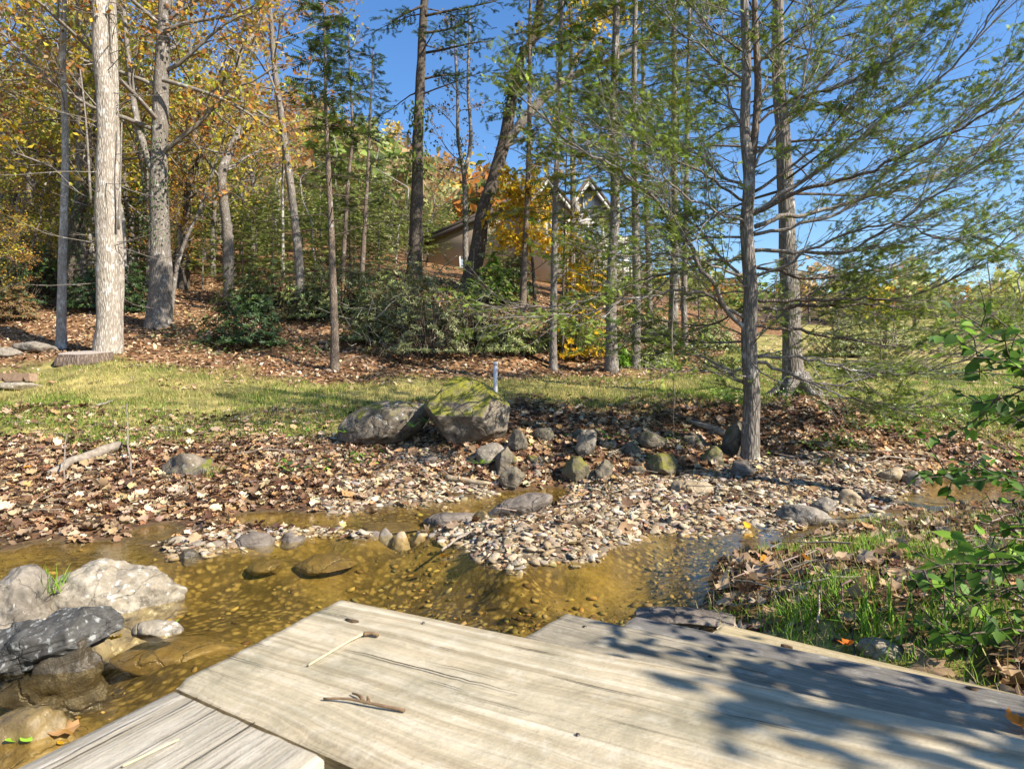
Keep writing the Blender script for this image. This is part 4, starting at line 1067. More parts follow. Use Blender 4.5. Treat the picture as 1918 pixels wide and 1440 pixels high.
stick('stick', 'grey stick half sunk in the far right bank', [gp(1730, 868, .05), gp(1660, 866, .06), gp(1610, 874, .03)], .012, .008, M_gstick, 6, 'stick', .02)
stick('stick', 'stick on the lawn edge left of the stump shadows', [gp(180, 762, .02), gp(200, 758, .03), gp(212, 752, .02)], .02, .012, M_gstick, 6, 'stick', .01)
mb = MB()
for k in range(420):
    x = R.uniform(-6.5, 8); y = R.uniform(4.3, 9.0) if k % 4 else R.uniform(1.6, 4.5)
    if k % 4 == 0: x = abs(x) * .5 + 1.0
    z0 = T1(x, y)
    if z0 < .02: continue
    L = R.uniform(.12, .45); a = R.uniform(0, 6.28); m = 5
    P = np.array([[x + math.cos(a) * L * t, y + math.sin(a) * L * t, 0] for t in np.linspace(0, 1, m)]); P[:, :2] += R.normal(0, L * .03, (m, 2)); P[:, 2] = T(P[:, 0], P[:, 1]) + R.uniform(.02, .07) + np.linspace(0, R.uniform(-.02, .06), m)
    c = pick([(.20, .15, .11), (.32, .26, .20), (.10, .07, .05)], 1, .2)[0]
    mb.add(*tube(P, np.linspace(R.uniform(.003, .006), .002, m), 4, False), c)
o = mb.obj('twig_litter', M_grav, loc=(0, 6, .3)); tag(o, 'thin dead twigs scattered over the leaf litter', 'twigs', kind='stuff')

# pipe, planter block, stump
n = NT('white_plastic'); M_pvc = n.done(n.bsdf(n.ramp(n.noise(n.coord('Object'), 9, 4), [(.3, (.50, .48, .50)), (.7, (.72, .70, .70))]), .5))
n = NT('red_plastic'); M_red = n.done(n.bsdf((.35, .06, .04), .5))
p = D(928, 715, 9.6); p[2] = T1(p[0], p[1])
t = thing('standpipe', 'short white standpipe sticking up behind the mossy boulder', 'pipe', p)
b = MB(); b.add(*tube(p + np.array([[0, 0, -.1], [.0, 0, .1], [0, 0, .2], [.0, 0, EYE - (683 - CY) / F * 9.6 - p[2]]]), .034, 14)); b.obj('pipe', M_pvc, t, p)
zt_ = EYE - (683 - CY) / F * 9.6
b = MB(); b.add(*tube(np.array([[p[0], p[1], zt_ - .01], [p[0], p[1], zt_ + .045]]), [.042, .040], 14)); b.obj('cap', M_pvc, t, p)
b = MB(); b.add(*tube(np.array([[p[0] - .03, p[1], zt_ + .01], [p[0] - .07, p[1] - .01, zt_ + .03], [p[0] - .10, p[1] - .01, zt_ - .005]]), [.014, .012, .01], 8)); b.obj('valve', M_red, t, p)
p = D(33, 712, 11.0); p[2] = EYE - (714 - CY) / F * 11.0
M_conc = mat_rock('brown_concrete', (.24, .15, .10), (.36, .25, .17), lich=0, scale=4)
s = 11.0 / F
w2, hh, dd = 31 * s, 15 * s, .10
prof = [(-w2, 0), (-w2 + .07, 0), (-w2 + .10, .07), (-w2 + .15, 0), (w2 - .16, 0), (w2 - .12, .07), (w2 - .07, 0), (w2, 0), (w2 - .02, hh), (-w2 + .02, hh)]
bm = bmesh.new(); f_ = bm.faces.new([bm.verts.new((x, -dd, z)) for x, z in prof]); ex = bmesh.ops.extrude_face_region(bm, geom=[f_])
bmesh.ops.translate(bm, vec=(0, 2 * dd, 0), verts=[v for v in ex['geom'] if isinstance(v, bmesh.types.BMVert)]); bmesh.ops.recalc_face_normals(bm, faces=bm.faces)
me = bpy.data.meshes.new('concrete_block'); bm.to_mesh(me); bm.free(); me.materials.append(M_conc)
o = bpy.data.objects.new('concrete_block', me); COL.objects.link(o); o.location = p; o['label'] = 'brown concrete block with two notches on the lawn at the left edge'; o['category'] = 'block'
put_rock('stone', 'pale flat paving slab under the notched concrete block', 36, 719, 96, 8, 11.0, M_pale, 151, .45, rough=.03)
# stump
p = D(160, 668, 13.0); p[2] = T1(p[0], p[1])
s = 13.0 / F; r = 43 * s; hs = .15
t = thing('tree_stump', 'wide low sawn tree stump at the foot of the big pale trunk', 'stump', p)
M_stumpb = mat_bark('stump_bark', (.20, .15, .11), (.07, .05, .04)); 
n = NT('sawn_wood'); oc = n.coord('Object'); w = n.n('TexWave', {'Vector': oc, 'Scale': 7.0, 'Distortion': 2.0, 'Detail': 3.0}, wave_type='RINGS', rings_direction='Z').outputs['Fac']
M_sawn = n.done(n.bsdf(n.mix(.5, n.ramp(w, [(.2, (.30, .24, .19)), (.8, (.50, .43, .36))]), n.ramp(n.noise(oc, 7, 5, .7), [(.3, .5), (.65, 1.)]), 'MULTIPLY'), .85))
a = np.linspace(0, 2 * math.pi, 40, endpoint=False); rr = r * (1 + .05 * np.sin(a * 5) + .03 * np.sin(a * 9 + 1))
V = [np.column_stack([p[0] + np.cos(a) * rr * k, p[1] + np.sin(a) * rr * k, 0 * a + p[2] + z]) for z, k in ((-.15, 1.12), (.02, 1.06), (hs * .6, 1.0), (hs - .02, .99), (hs, .97))]
for k in (2, 3, 4): V[k][:, 2] += (V[k][:, 1] - p[1]) * .15
b = MB(); i = np.arange(40); j = (i + 1) % 40
b.add(np.concatenate(V), np.concatenate([np.stack([i + 40 * q, j + 40 * q, j + 40 * q + 40, i + 40 * q + 40], -1) for q in range(4)])); b.obj('bark', M_stumpb, t, p)
b = MB(); b.add(np.concatenate([V[-1] - [0, 0, .001], [[p[0], p[1], p[2] + hs + .005]]]), np.stack([i, j, 0 * i + 40], -1)); b.obj('sawn_top', M_sawn, t, p)
# ------------------------------------------------------------------ trees
def spray_t(pairs, ln=.26, w=.055):
    V = [(0, -.012, 0), (0, .012, 0), (1, 0, -.03)]; Fc = [(0, 1, 2)]
    for k in range(pairs):
        s = .10 + .85 * k / pairs; L = ln * (1.05 - .55 * s)
        for sd in (-1, 1):
            b = len(V); V += [(s - w / 2, 0, 0), (s + w / 2, 0, 0), (s + L * .62, sd * L * .8, -.03 + .02 * (k % 2))]; Fc.append((b, b + 1, b + 2) if sd > 0 else (b + 1, b, b + 2))
    return np.array(V), [np.array(Fc)]
SPR_N = spray_t(9, .27, .075); SPR_M = spray_t(5, .34, .15); SPR_F = spray_t(3, .5, .30)
SPR_S = spray_t(4, .46, .18)
RHOMB = (np.array([(0, 0, 0), (.45, .32, .10), (1, 0, -.04), (.45, -.32, .10)]), [np.array([(0, 2, 1), (0, 3, 2)])])
LANCE = (np.array([(0, 0, 0), (.5, .15, .03), (1, 0, -.12), (.5, -.15, .03)]), [np.array([(0, 2, 1), (0, 3, 2)])])
_o = [(0, .03), (.12, .20), (.35, .30), (.62, .25), (.85, .10), (1, 0)]
OVATE = (np.array([(t, 0, -.10 * t * t) for t in (0, .2, .45, .7, 1)] + [(a, b, .07 * b / .3 - .10 * a * a) for a, b in _o[1:5]] + [(a, -b, .07 * b / .3 - .10 * a * a) for a, b in _o[1:5]]),
         [np.array([(0, 1, 5), (1, 6, 5), (1, 2, 6), (2, 7, 6), (2, 3, 7), (3, 8, 7), (3, 4, 8), (0, 9, 1), (1, 9, 10), (1, 10, 2), (2, 10, 11), (2, 11, 3), (3, 11, 12), (3, 12, 4)])])
M_hem = mat_leaf('hemlock_needles', .28, .6, .2)
M_foli = mat_leaf('autumn_foliage', .45, .6, .2)
M_ever = mat_leaf('evergreen_leaf', .18, .42, .35)
M_barkT = mat_bark('pale_furrowed_bark', (.46, .40, .33), (.20, .165, .13), (.52, .50, .46), .25, 0, 1.4, .02)
M_barkP = mat_bark('pale_smooth_bark', (.40, .36, .32), (.22, .19, .17), (.50, .48, .46), .35, 0, 1.6, .01)
M_barkG = mat_bark('grey_bark', (.27, .235, .20), (.11, .092, .075), (.42, .41, .38), .16, .25, 1.6, .015)
M_barkD = mat_bark('dark_bark', (.155, .125, .10), (.055, .043, .034), None, 0, .3, 1.5, .02)
M_barkH = mat_bark('hemlock_bark', (.25, .195, .15), (.085, .06, .045), (.38, .36, .33), .08, .25, 2.6, .015)
M_twigG = mat_bark('grey_twig_bark', (.28, .245, .21), (.13, .11, .09), (.45, .44, .42), .18, 0, 3, .004)
M_twigD = mat_bark('brown_twig_bark', (.16, .125, .095), (.07, .052, .04), None, 0, .2, 3, .004)
HEMC = [(.10, .16, .024), (.15, .21, .034), (.07, .115, .024), (.20, .26, .045), (.22, .23, .06)]
HEMD = [(.03, .055, .02), (.045, .075, .024), (.06, .09, .028)]
ORANGE = [(.50, .20, .04), (.56, .28, .06), (.42, .16, .04), (.54, .36, .09), (.40, .22, .07)]
YELLOW = [(.62, .42, .03), (.68, .50, .05), (.55, .34, .03), (.46, .42, .05), (.60, .46, .12)]
YGREEN = [(.30, .34, .04), (.24, .29, .035), (.42, .40, .06), (.50, .42, .05)]
BROWNF = [(.34, .18, .08), (.40, .24, .11), (.28, .14, .07), (.44, .30, .16)]
PALEG = [(.24, .31, .07), (.33, .38, .10), (.18, .24, .055), (.40, .40, .16)]

def interp_poly(P, s):
    P = np.asarray(P); t = s * (len(P) - 1); i = min(int(t), len(P) - 2); f = t - i
    return P[i] * (1 - f) + P[i + 1] * f, norm(P[i + 1] - P[i])
def subs(P, n_, L, ang, rise, rg, s0=.2, pts=4, wob=.06, taper=.6, plane=None):
    out = []
    up = np.array([0, 0, 1.0])
    sd = rg.choice([-1, 1])
    for k in range(n_):
        s = s0 + (1 - s0) * (k + rg.random()) / n_
        b, t = interp_poly(P, min(s, .999))
        h = np.cross(t, up); h /= np.linalg.norm(h) + 1e-6
        if plane is not None:
            v = norm(np.cross(h, t)); a0 = rg.normal(0, plane); h = h * math.cos(a0) + v * math.sin(a0)
        sd = -sd
        a = ang * rg.uniform(.7, 1.3)
        d = norm(t * math.cos(a) + h * sd * math.sin(a) + up * rise)
        l = L * (1 - taper * s) * rg.uniform(.6, 1.25)
        q = [b]
        for j in range(pts - 1):
            d = norm(d + rg.normal(0, wob, 3) + up * (rise * .25))
            q.append(q[-1] + d * l / (pts - 1))
        out.append(np.array(q))
    return out
def leaf_on(mb, lines, step, tmpl, size, cols, rg, flat=.35, fwd=.75, jit=.2, upn=True, start=.1, off=0.0, skip=0.0, clumpy=None):
    pos, dr = [], []
    for P in lines:
        L = np.linalg.norm(np.diff(P, axis=0), axis=1).sum()
        m = max(1, int(L / step + rg.random()))
        for s in start + (1 - start) * (np.arange(m) + rg.random(m)) / m:
            if skip and rg.random() < skip: continue
            b, t = interp_poly(P, min(s, .999)); pos.append(b); dr.append(t)
    if not pos: return
    pos = np.array(pos); dr = np.array(dr)
    if clumpy:
        k_ = rg.random(len(pos)) < np.clip((fbm(pos * clumpy[0], 2, 9) - clumpy[1]) * 2.5, .06, 1); pos, dr = pos[k_], dr[k_]
    N_ = len(pos)
    if upn:
        side = norm(np.cross(dr, np.array([0, 0, 1.])) + 1e-6) * rg.choice([-1, 1], N_)[:, None]
        d = norm(dr * fwd + side * rg.uniform(.2, 1, N_)[:, None] + rg.normal(0, flat * .6, (N_, 3)))
        nn = norm(np.array([0, 0, 1.]) + rg.normal(0, flat, (N_, 3)))
    else:
        d = norm(rg.normal(0, 1, (N_, 3)) + dr * .5 + np.array([0, 0, -.35])); nn = norm(rg.normal(0, 1, (N_, 3)) + np.array([.2, -.2, .5]))
    if off: pos = pos + rg.normal(0, off, (N_, 3))
    scatter(mb, tmpl, pos, d, nn, rg.uniform(*size, N_), pick(cols, N_, jit, rg))
def limb(P, n_=7): return resample(P, n_)
def pxline(pts, Y):
    out = []
    for a in pts:
        out.append(D(a[0], a[1], Y + (a[2] if len(a) > 2 else 0)))
    return np.array(out)
def trunk_mesh(pts, r0, r1, mat, parent, base, sides=16, flare=.35, rough=.10, seed=1, name='trunk', step=.22):
    L = np.linalg.norm(np.diff(pts, axis=0), axis=1).sum()
    P = resample(pts, max(12, int(L / step)))
    s = np.linspace(0, 1, len(P)); dist = s * L
    wob = .25 * r0
    P[:, 0] += wob * vnoise(np.column_stack([dist * .55, dist * 0 + seed * 3.3]), seed) * np.clip(dist, 0, 1)
    r = r0 + (r1 - r0) * s ** .9 + r0 * flare * np.exp(-dist / (r0 * 1.6 + .05))
    b = MB(); b.add(*tube(P, r, sides, True, rough, seed))
    b.obj(name, mat, parent, base)
    return P, r
def rooted(px, py, Y):
    p = D(px, py, Y); p[2] = T1(p[0], p[1]); return p

def hemlock(label, pts, Y, dia, py_first, nb, Lmax, top_extra=6, seed=1, mat=None, cols=HEMC, dens=1.0, spr=SPR_M, ssz=(.20, .34), bare=.25, group=None, name='hemlock_tree', cat='tree'):
    rg = np.random.default_rng(seed)
    P = pxline(pts, Y)
    base = P[0].copy(); base[2] = T1(base[0], base[1]); P[0][2] = base[2] - .15
    tdir = norm(P[-1] - P[-2]); P = np.vstack([P, P[-1] + tdir * top_extra])
    t = thing(name, label, cat, base, group)
    r0 = dia * Y / F / 2
    Q, r = trunk_mesh(P, r0, r0 * .18, mat or M_barkH, t, base, 12, seed=seed)
    zf = EYE - (py_first - CY) / F * Y
    s0 = np.argmax(Q[:, 2] > zf) / len(Q)
    wood, lines, fol = MB(), [], MB()
    for k in range(nb):
        s = s0 + (1 - s0) * ((k + rg.random()) / nb) ** .85
        b, td = interp_poly(Q, min(s, .99))
        az = k * 2.4 + rg.normal(0, .4); hfrac = (s - s0) / (1 - s0)
        L = Lmax * (1 - .80 * hfrac) * rg.uniform(.55, 1.15)
        el = rg.normal(.15, .18)
        d = np.array([math.cos(az) * math.cos(el), math.sin(az) * math.cos(el), math.sin(el)])
        q = [b]
        for j in range(5):
            d = norm(d + rg.normal(0, .08, 3) - np.array([0, 0, .05])); q.append(q[-1] + d * L / 5)
        q = np.array(q)
        rb = max(.006, r[min(int(s * len(Q)), len(Q) - 1)] * .22)
        wood.add(*tube(q, np.linspace(rb, .004, 6), 4, False))
        if rg.random() < .6 * bare * (1 - hfrac * 1.5): 
            for w in subs(q, 4, L * .35, .7, -.02, rg, .3, 3): wood.add(*tube(w, np.linspace(.005, .003, 3), 3, False))
            continue
        sb = subs(q, max(4, int(8 * dens)), L * .5, .85, -.04, rg, .2, 4)
        for w in sb: wood.add(*tube(w, np.linspace(.005, .003, len(w)), 3, False))
        lines += sb + [q[2:]]
    leaf_on(fol, lines, .125 / dens, spr, ssz, cols, rg, .4, .8)
    wood.obj('branches', M_twigD, t, base)
    fol.obj('crown', M_hem, t, base, smooth=False)
    return t

def broadleaf(label, pts, Y, dia, s0, nl, Lmax, cols, top_extra=6, seed=1, mat=None, leaf=(.09, .17), step=.14, rise=.7, group=None, name='autumn_tree', nsub=7, nss=4, skip=0.0, extra=None, twig=None, cat='tree', local=False, clump=.09):
    rg = np.random.default_rng(seed)
    P = np.array(pts, float) if local else pxline(pts, Y)
    base = P[0].copy()
    if not local: base[2] = T1(base[0], base[1])
    P[0][2] = base[2] - .2
    if top_extra: P = np.vstack([P, P[-1] + norm(P[-1] - P[-2]) * top_extra])
    t = thing(name, label, cat, base, group)
    r0 = dia if local else dia * Y / F / 2
    Q, r = trunk_mesh(P, r0, r0 * .25, mat or M_barkG, t, base, 14, seed=seed)
    wood, fol, lines = MB(), MB(), []
    for k in range(nl):
        s = s0 + (1 - s0) * (k + rg.random()) / nl
        b, td = interp_poly(Q, min(s, .99)); az = k * 2.4 + rg.normal(0, .5)
        hf = (s - s0) / (1 - s0)
        L = Lmax * (1 - .55 * hf) * rg.uniform(.6, 1.15)
        el = rise * rg.uniform(.4, 1.2)
        d = np.array([math.cos(az) * math.cos(el), math.sin(az) * math.cos(el), math.sin(el)]); q = [b]
        for j in range(6):
            d = norm(d + rg.normal(0, .16, 3) + np.array([0, 0, .04])); q.append(q[-1] + d * L / 6)
        q = np.array(q); rb = max(.012, r[min(int(s * len(Q)), len(Q) - 1)] * .35)
        wood.add(*tube(q, np.linspace(rb, rb * .25, 7), 5, False))
        for w in subs(q, nsub, L * .5, .75, .15, rg, .2, 5, .16, plane=.9):
            wood.add(*tube(w, np.linspace(rb * .35, .005, len(w)), 4, False))
            ss = subs(w, nss, L * .25, .7, .1, rg, .25, 3, .15, plane=1.0)
            for u in ss: wood.add(*tube(u, np.linspace(.006, .003, len(u)), 3, False))
            lines += ss + [w[1:]]
    if extra:
        for (q, rb) in extra:
            q = resample(np.array(q), 9); wood.add(*tube(q, np.linspace(rb, rb * .35, 9), 7, False, .06, seed))
            for w in subs(q, nsub, Lmax * .4, .8, .12, rg, .3, 4, .15, plane=.9):
                wood.add(*tube(w, np.linspace(rb * .25, .005, len(w)), 4, False))
                ss = subs(w, nss, Lmax * .2, .7, .1, rg, .25, 3, .15, plane=1.0)
                for u in ss: wood.add(*tube(u, np.linspace(.006, .003, len(u)), 3, False))
                lines += ss + [w[1:]]
    wood.obj('branches', twig or M_twigG, t, base)
    if cols is not None:
        leaf_on(fol, lines, step, RHOMB, leaf, cols, rg, upn=False, off=clump, skip=skip)
        if fol.n: fol.obj('crown', M_foli, t, base, smooth=False)
    return t

# -- named trees of the far bank
t = broadleaf('slender pale grey trunk at the left, left of the big pale trunk', [(115, 642), (116, 500), (122, 300), (119, 120), (122, 0)], 14.6, 17, .45, 14, 2.4, BROWNF, 4, 301, M_barkP, step=.5, rise=.5, name='slender_tree', skip=.3)
t = broadleaf('biggest pale furrowed trunk at the left, with a thinner twin trunk on its right side', [(203, 664), (202, 520), (198, 300), (193, 100), (190, 0)], 13.6, 43, .62, 12, 2.6, YGREEN, 9, 302, M_barkT, step=.6, rise=.5, name='tulip_tree', skip=.4)
b2 = D(203, 664, 13.6); b2[2] = T1(b2[0], b2[1])
trunk_mesh(pxline([(221, 660), (222, 520), (219, 300), (215, 100), (212, 0), (205, -500)], 13.75), .105, .06, M_barkT, t, b2, 12, .2, seed=303)
mb = MB(); rg = np.random.default_rng(5)
for k in range(34):
    py = rg.uniform(-60, 560); q = [D(200 + rg.uniform(-14, 20), py, 13.6)]
    az = rg.uniform(0, 6.28); d = np.array([math.cos(az), math.sin(az) * .7 - .2, rg.uniform(-.5, .35)]); L = rg.uniform(.7, 2.4)
    for j in range(6): d = norm(d + rg.normal(0, .10, 3) + np.array([0, 0, .05])); q.append(q[-1] + d * L / 6)
    mb.add(*tube(np.array(q), np.linspace(.011, .004, 7), 4, False))
    for w in subs(np.array(q), 3, .5, .6, .05, rg, .3, 3): mb.add(*tube(w, np.linspace(.005, .003, 3), 3, False))
for pts in ([(170, 380), (166, 300), (160, 200), (150, 130)], [(222, 430), (226, 320), (228, 230)]):
    mb.add(*tube(limb(pxline(pts, 13.5)), np.linspace(.028, .014, 7), 6))
mb.obj('bare_branches', M_twigG, t, b2)
t = broadleaf('thick grey trunk wrapped with ivy, second from the big pale trunk, under golden leaves', [(298, 612), (296, 480), (293, 330), (297, 180), (305, 60), (310, 0)], 16.4, 40, .30, 22, 5.0, ORANGE + YELLOW + YGREEN, 6, 304, M_barkG, leaf=(.10, .19), step=.13, rise=.45, name='autumn_tree', nsub=8, nss=5,
    extra=[(pxline([(292, 330), (270, 290), (255, 240), (245, 150), (235, 60), (225, -60)], 16.3), .10), (pxline([(305, 150), (360, 165), (420, 185), (470, 215), (520, 250)], 16.0), .06), (pxline([(307, 60), (350, 40), (420, 35), (480, 10)], 16.2), .06)])
def ivy(parent_t, pts, Y, r, n_, cols=None, size=(.05, .09), seed=9, mat=None, name='ivy'):
    rg = np.random.default_rng(seed); P = resample(pxline(pts, Y), 40); s = rg.random(n_)
    pos = np.array([interp_poly(P, min(k, .999))[0] for k in s]); az = rg.uniform(0, 6.28, n_)
    o_ = np.column_stack([np.cos(az), np.sin(az), 0 * az]); rr = r * rg.uniform(.95, 1.6, n_)
    pos = pos + o_ * rr[:, None]; d = norm(np.column_stack([rg.normal(0, .5, n_), rg.normal(0, .5, n_), -np.ones(n_)]))
    b = MB(); scatter(b, RHOMB, pos, d, norm(o_ + rg.normal(0, .4, (n_, 3))), rg.uniform(*size, n_), pick(cols or [(.05, .10, .02), (.08, .14, .03), (.035, .07, .018)], n_, .2, rg))
    b.obj(name, mat or M_ever, parent_t, parent_t.location, smooth=False)
ivy(t, [(292, 460), (290, 330), (284, 240)], 16.3, .24, 500)
t = broadleaf('dark leaning trunk smothered in ivy behind the slender and big pale trunks', [(118, 505), (135, 440), (150, 390), (165, 320), (180, 200)], 19.5, 24, .6, 8, 3.5, ORANGE, 4, 305, M_barkD, name='leaning_tree', step=.22)
ivy(t, [(122, 500), (135, 440), (150, 390), (165, 320)], 19.4, .22, 900, seed=4)
broadleaf('thin dark leaning sapling right of the ivy trunk', [(318, 578), (330, 500), (350, 440), (372, 400), (392, 340)], 17.5, 9, .5, 6, 1.8, ORANGE, 2, 306, M_barkG, name='sapling', step=.2)
broadleaf('dark crooked tree with orange leaves between the ivy trunk and the leaning grey trunk', [(345, 545), (348, 440), (352, 350), (372, 300), (395, 250), (410, 190)], 22, 18, .35, 12, 3.2, ORANGE + YELLOW, 2, 307, M_barkD, step=.13, name='autumn_tree',
    extra=[(pxline([(352, 350), (325, 330), (308, 312)], 22), .09), (pxline([(372, 300), (365, 250), (375, 210)], 22), .06)])
broadleaf('grey leaning trunk left of the slim lawn hemlock', [(568, 602), (560, 480), (545, 360), (530, 250), (522, 180)], 17.2, 18, .45, 12, 2.8, BROWNF + PALEG, 7, 308, M_barkG, step=.3, name='leaning_tree', skip=.2,
    extra=[(pxline([(528, 240), (480, 205), (430, 180), (400, 170)], 17), .05), (pxline([(524, 190), (500, 130), (490, 60)], 17), .04)])
hemlock('slim hemlock on the left part of the lawn edge, dark foliage only at its top', [(627, 688), (625, 560), (620, 400), (612, 250), (608, 120)], 12.8, 17, 440, 62, 1.7, 1.3, 311, cols=HEMD + HEMC[:2], dens=1.0, bare=1.7, name='hemlock_tree')
hemlock('thin dark leaning hemlock on the bank left of the tall bare pine', [(676, 515), (684, 400), (692, 260), (696, 160)], 19.5, 11, 420, 46, 1.6, 1.2, 312, cols=HEMD + HEMC[:1], dens=.75, bare=1.3)
hemlock('spindly evergreen right behind the slim lawn hemlock', [(640, 500), (650, 380), (660, 250), (655, 140)], 22, 10, 400, 38, 1.7, 2.0, 313, cols=HEMD + HEMC[:2], dens=.7, bare=1.4)
# the tall pine
t = hemlock('tall straight dark pine trunk with high needled limbs left of the leaning oak', [(774, 528), (778, 400), (783, 250), (790, 100), (796, 0)], 21.5, 27, 235, 20, 3.0, 8, 314, M_barkD, cols=HEMC[:3] + HEMD, dens=.9, bare=.3, name='pine_tree')
pb = np.array(t.location); mb, fl = MB(), MB(); rg = np.random.default_rng(3)
for pts in ([(796, 30), (830, 22), (880, 14), (930, 2)], [(794, 62), (830, 58), (862, 50), (890, 30)], [(792, 100), (840, 92), (880, 80), (915, 78)], [(787, 150), (825, 140), (860, 142)], [(795, 10), (760, 25), (735, 40)]):
    q = limb(pxline([(a, b, rg.uniform(-.5, .5)) for a, b in pts], 21.5)); mb.add(*tube(q, np.linspace(.05, .02, 7), 5))
    sb = subs(q, 12, 1.0, .8, -.15, rg, .2, 4); [mb.add(*tube(w, np.linspace(.01, .005, 4), 3, False)) for w in sb]
    leaf_on(fl, sb, .12, SPR_M, (.22, .34), HEMC[:3] + HEMD, rg, .5)
mb.obj('limb', M_barkD, t, pb); fl.obj('needles', M_hem, t, pb, smooth=False)
ivy(t, [(780, 330), (786, 190)], 21.4, .26, 260, size=(.10, .18), cols=HEMC, seed=6, mat=M_hem)
t = broadleaf('thin ivy clad tree forking in two right of the tall pine', [(873, 485), (871, 380), (869, 320), (858, 260), (856, 180)], 24, 12, .35, 12, 2.2, HEMD + BROWNF, 3, 315, M_barkG, step=.2, name='forked_tree', skip=.1, extra=[(pxline([(869, 325), (886, 290), (885, 240), (874, 180), (878, 100), (880, 30)], 24), .09)])
ivy(t, [(872, 430), (869, 320), (858, 250)], 24, .13, 300, size=(.06, .12), seed=12)
# the leaning oak
t = broadleaf('big leaning oak with a forked dark trunk in front of the house', [(878, 548), (890, 490), (903, 400), (925, 335), (947, 265), (955, 215), (962, 165), (978, 105), (1003, 75), (1010, 35), (1013, -10)], 21.0, 32, .62, 12, 3.2, YELLOW + BROWNF + HEMD, 4, 316, M_barkD, step=.22, name='oak_tree', skip=.15, leaf=(.10, .2), nsub=6, nss=4,
    extra=[(pxline([(947, 268), (975, 228), (1000, 195), (1050, 148), (1078, 120), (1125, 118), (1172, 117), (1212, 85), (1250, 45), (1280, -10)], 21), .17), (pxline([(1075, 122), (1092, 82), (1130, 48), (1152, 0), (1160, -40)], 21), .11), (pxline([(1003, 72), (1035, 48), (1058, 5), (1065, -30)], 21), .11), (pxline([(947, 275), (965, 268), (985, 250)], 20.8), .05)])
ivy(t, [(955, 220), (965, 150), (990, 90)], 20.9, .22, 420, size=(.10, .18), seed=13, cols=[(.05, .09, .02), (.09, .14, .03)])
rg = np.random.default_rng(8); fl = MB(); q0 = np.concatenate([pxline([(a, b)], 20.5) for a, b in zip(rg.normal(1120, 40, 420), rg.normal(20, 26, 420))])
scatter(fl, RHOMB, q0 + rg.normal(0, .3, q0.shape), norm(rg.normal(0, 1, q0.shape)), norm(rg.normal(0, 1, q0.shape)), rg.uniform(.12, .22, 420), pick(YELLOW, 420, .15, rg)); fl.obj('yellow_leaves', M_foli, t, t.location, smooth=False)
# hemlocks along the lawn
hemlock('thin hemlock trunk with a dark base behind the yellow sapling', [(978, 572), (984, 450), (989, 330), (991, 200), (993, 60)], 19.5, 13, 420, 40, 2.2, 6, 321, cols=HEMC, dens=.9, bare=.35)
hemlock('leftmost of the row of four lawn hemlocks, thin lichened trunk', [(1036, 694), (1038, 560), (1040, 400), (1046, 250), (1050, 100)], 13.6, 15, 420, 52, 1.9, 6, 322, M_barkG, dens=1.0, bare=.5)
hemlock('second of the row of four lawn hemlocks, thickest trunk with a pale base', [(1144, 700), (1146, 560), (1150, 400), (1152, 200), (1155, 0)], 13.2, 23, 480, 62, 2.4, 7, 323, M_barkG, dens=1.0, bare=.5)
hemlock('third of the row of four lawn hemlocks, straight smooth trunk', [(1190, 696), (1191, 560), (1189, 400), (1188, 200), (1190, 40)], 13.6, 17, 470, 56, 2.3, 7, 324, M_barkG, dens=1.0, bare=.45)
hemlock('rightmost of the row of four lawn hemlocks, standing beside a thin twin', [(1259, 664), (1262, 520), (1263, 300), (1264, 100)], 16.4, 18, 470, 56, 2.6, 7, 325, M_barkG, dens=1.0, bare=.4)
hemlock('thin twin right of the rightmost lawn hemlock', [(1281, 660), (1283, 500), (1287, 300), (1290, 120)], 16.6, 12, 400, 40, 2.0, 6, 326, M_barkG, dens=.9, bare=.4)
hemlock('slender hemlock pole between the oak fork and the second lawn hemlock', [(1073, 545), (1073, 400), (1070, 250), (1068, 100)], 21, 14, 360, 44, 2.4, 6, 327, M_barkG, dens=.9, bare=.4)
hemlock('thin hemlock pole in front of the house gable', [(1218, 545), (1212, 400), (1206, 200), (1204, 60)], 22, 12, 380, 44, 2.6, 6, 328, M_barkG, dens=.9, bare=.4)
broadleaf('slim dark stem beside the leftmost lawn hemlock', [(1053, 680), (1055, 560), (1058, 440), (1060, 330)], 14.2, 6, .5, 8, 1.4, YELLOW, 1, 329, M_barkD, name='sapling', step=.25)
# big trunk behind the creekside hemlock
t = hemlock('big rough trunk with flared roots standing behind the creekside hemlock', [(1492, 744), (1482, 620), (1474, 450), (1467, 250), (1460, 60), (1457, -20)], 9.6, 38, 400, 64, 3.4, 5, 330, M_barkG, cols=HEMC, dens=1.0, spr=SPR_M, ssz=(.16, .26), bare=.3, name='hemlock_tree')
bb = np.array(t.location); b0 = D(1490, 742, 9.6)
mb = MB()
for az, L in ((-2.4, .55), (-1.2, .5), (-.2, .55), (3.3, .6)):
    q = np.array([[bb[0] + math.cos(az) * r_, bb[1] + math.sin(az) * r_, 0] for r_ in np.linspace(.06, L, 6)]); q[:, 2] = T(q[:, 0], q[:, 1]) + np.array([.34, .22, .12, .05, .0, -.06])
    mb.add(*tube(q, np.linspace(.13, .04, 6), 8, True, .15, 4))
mb.obj('roots', M_barkG, t, bb)

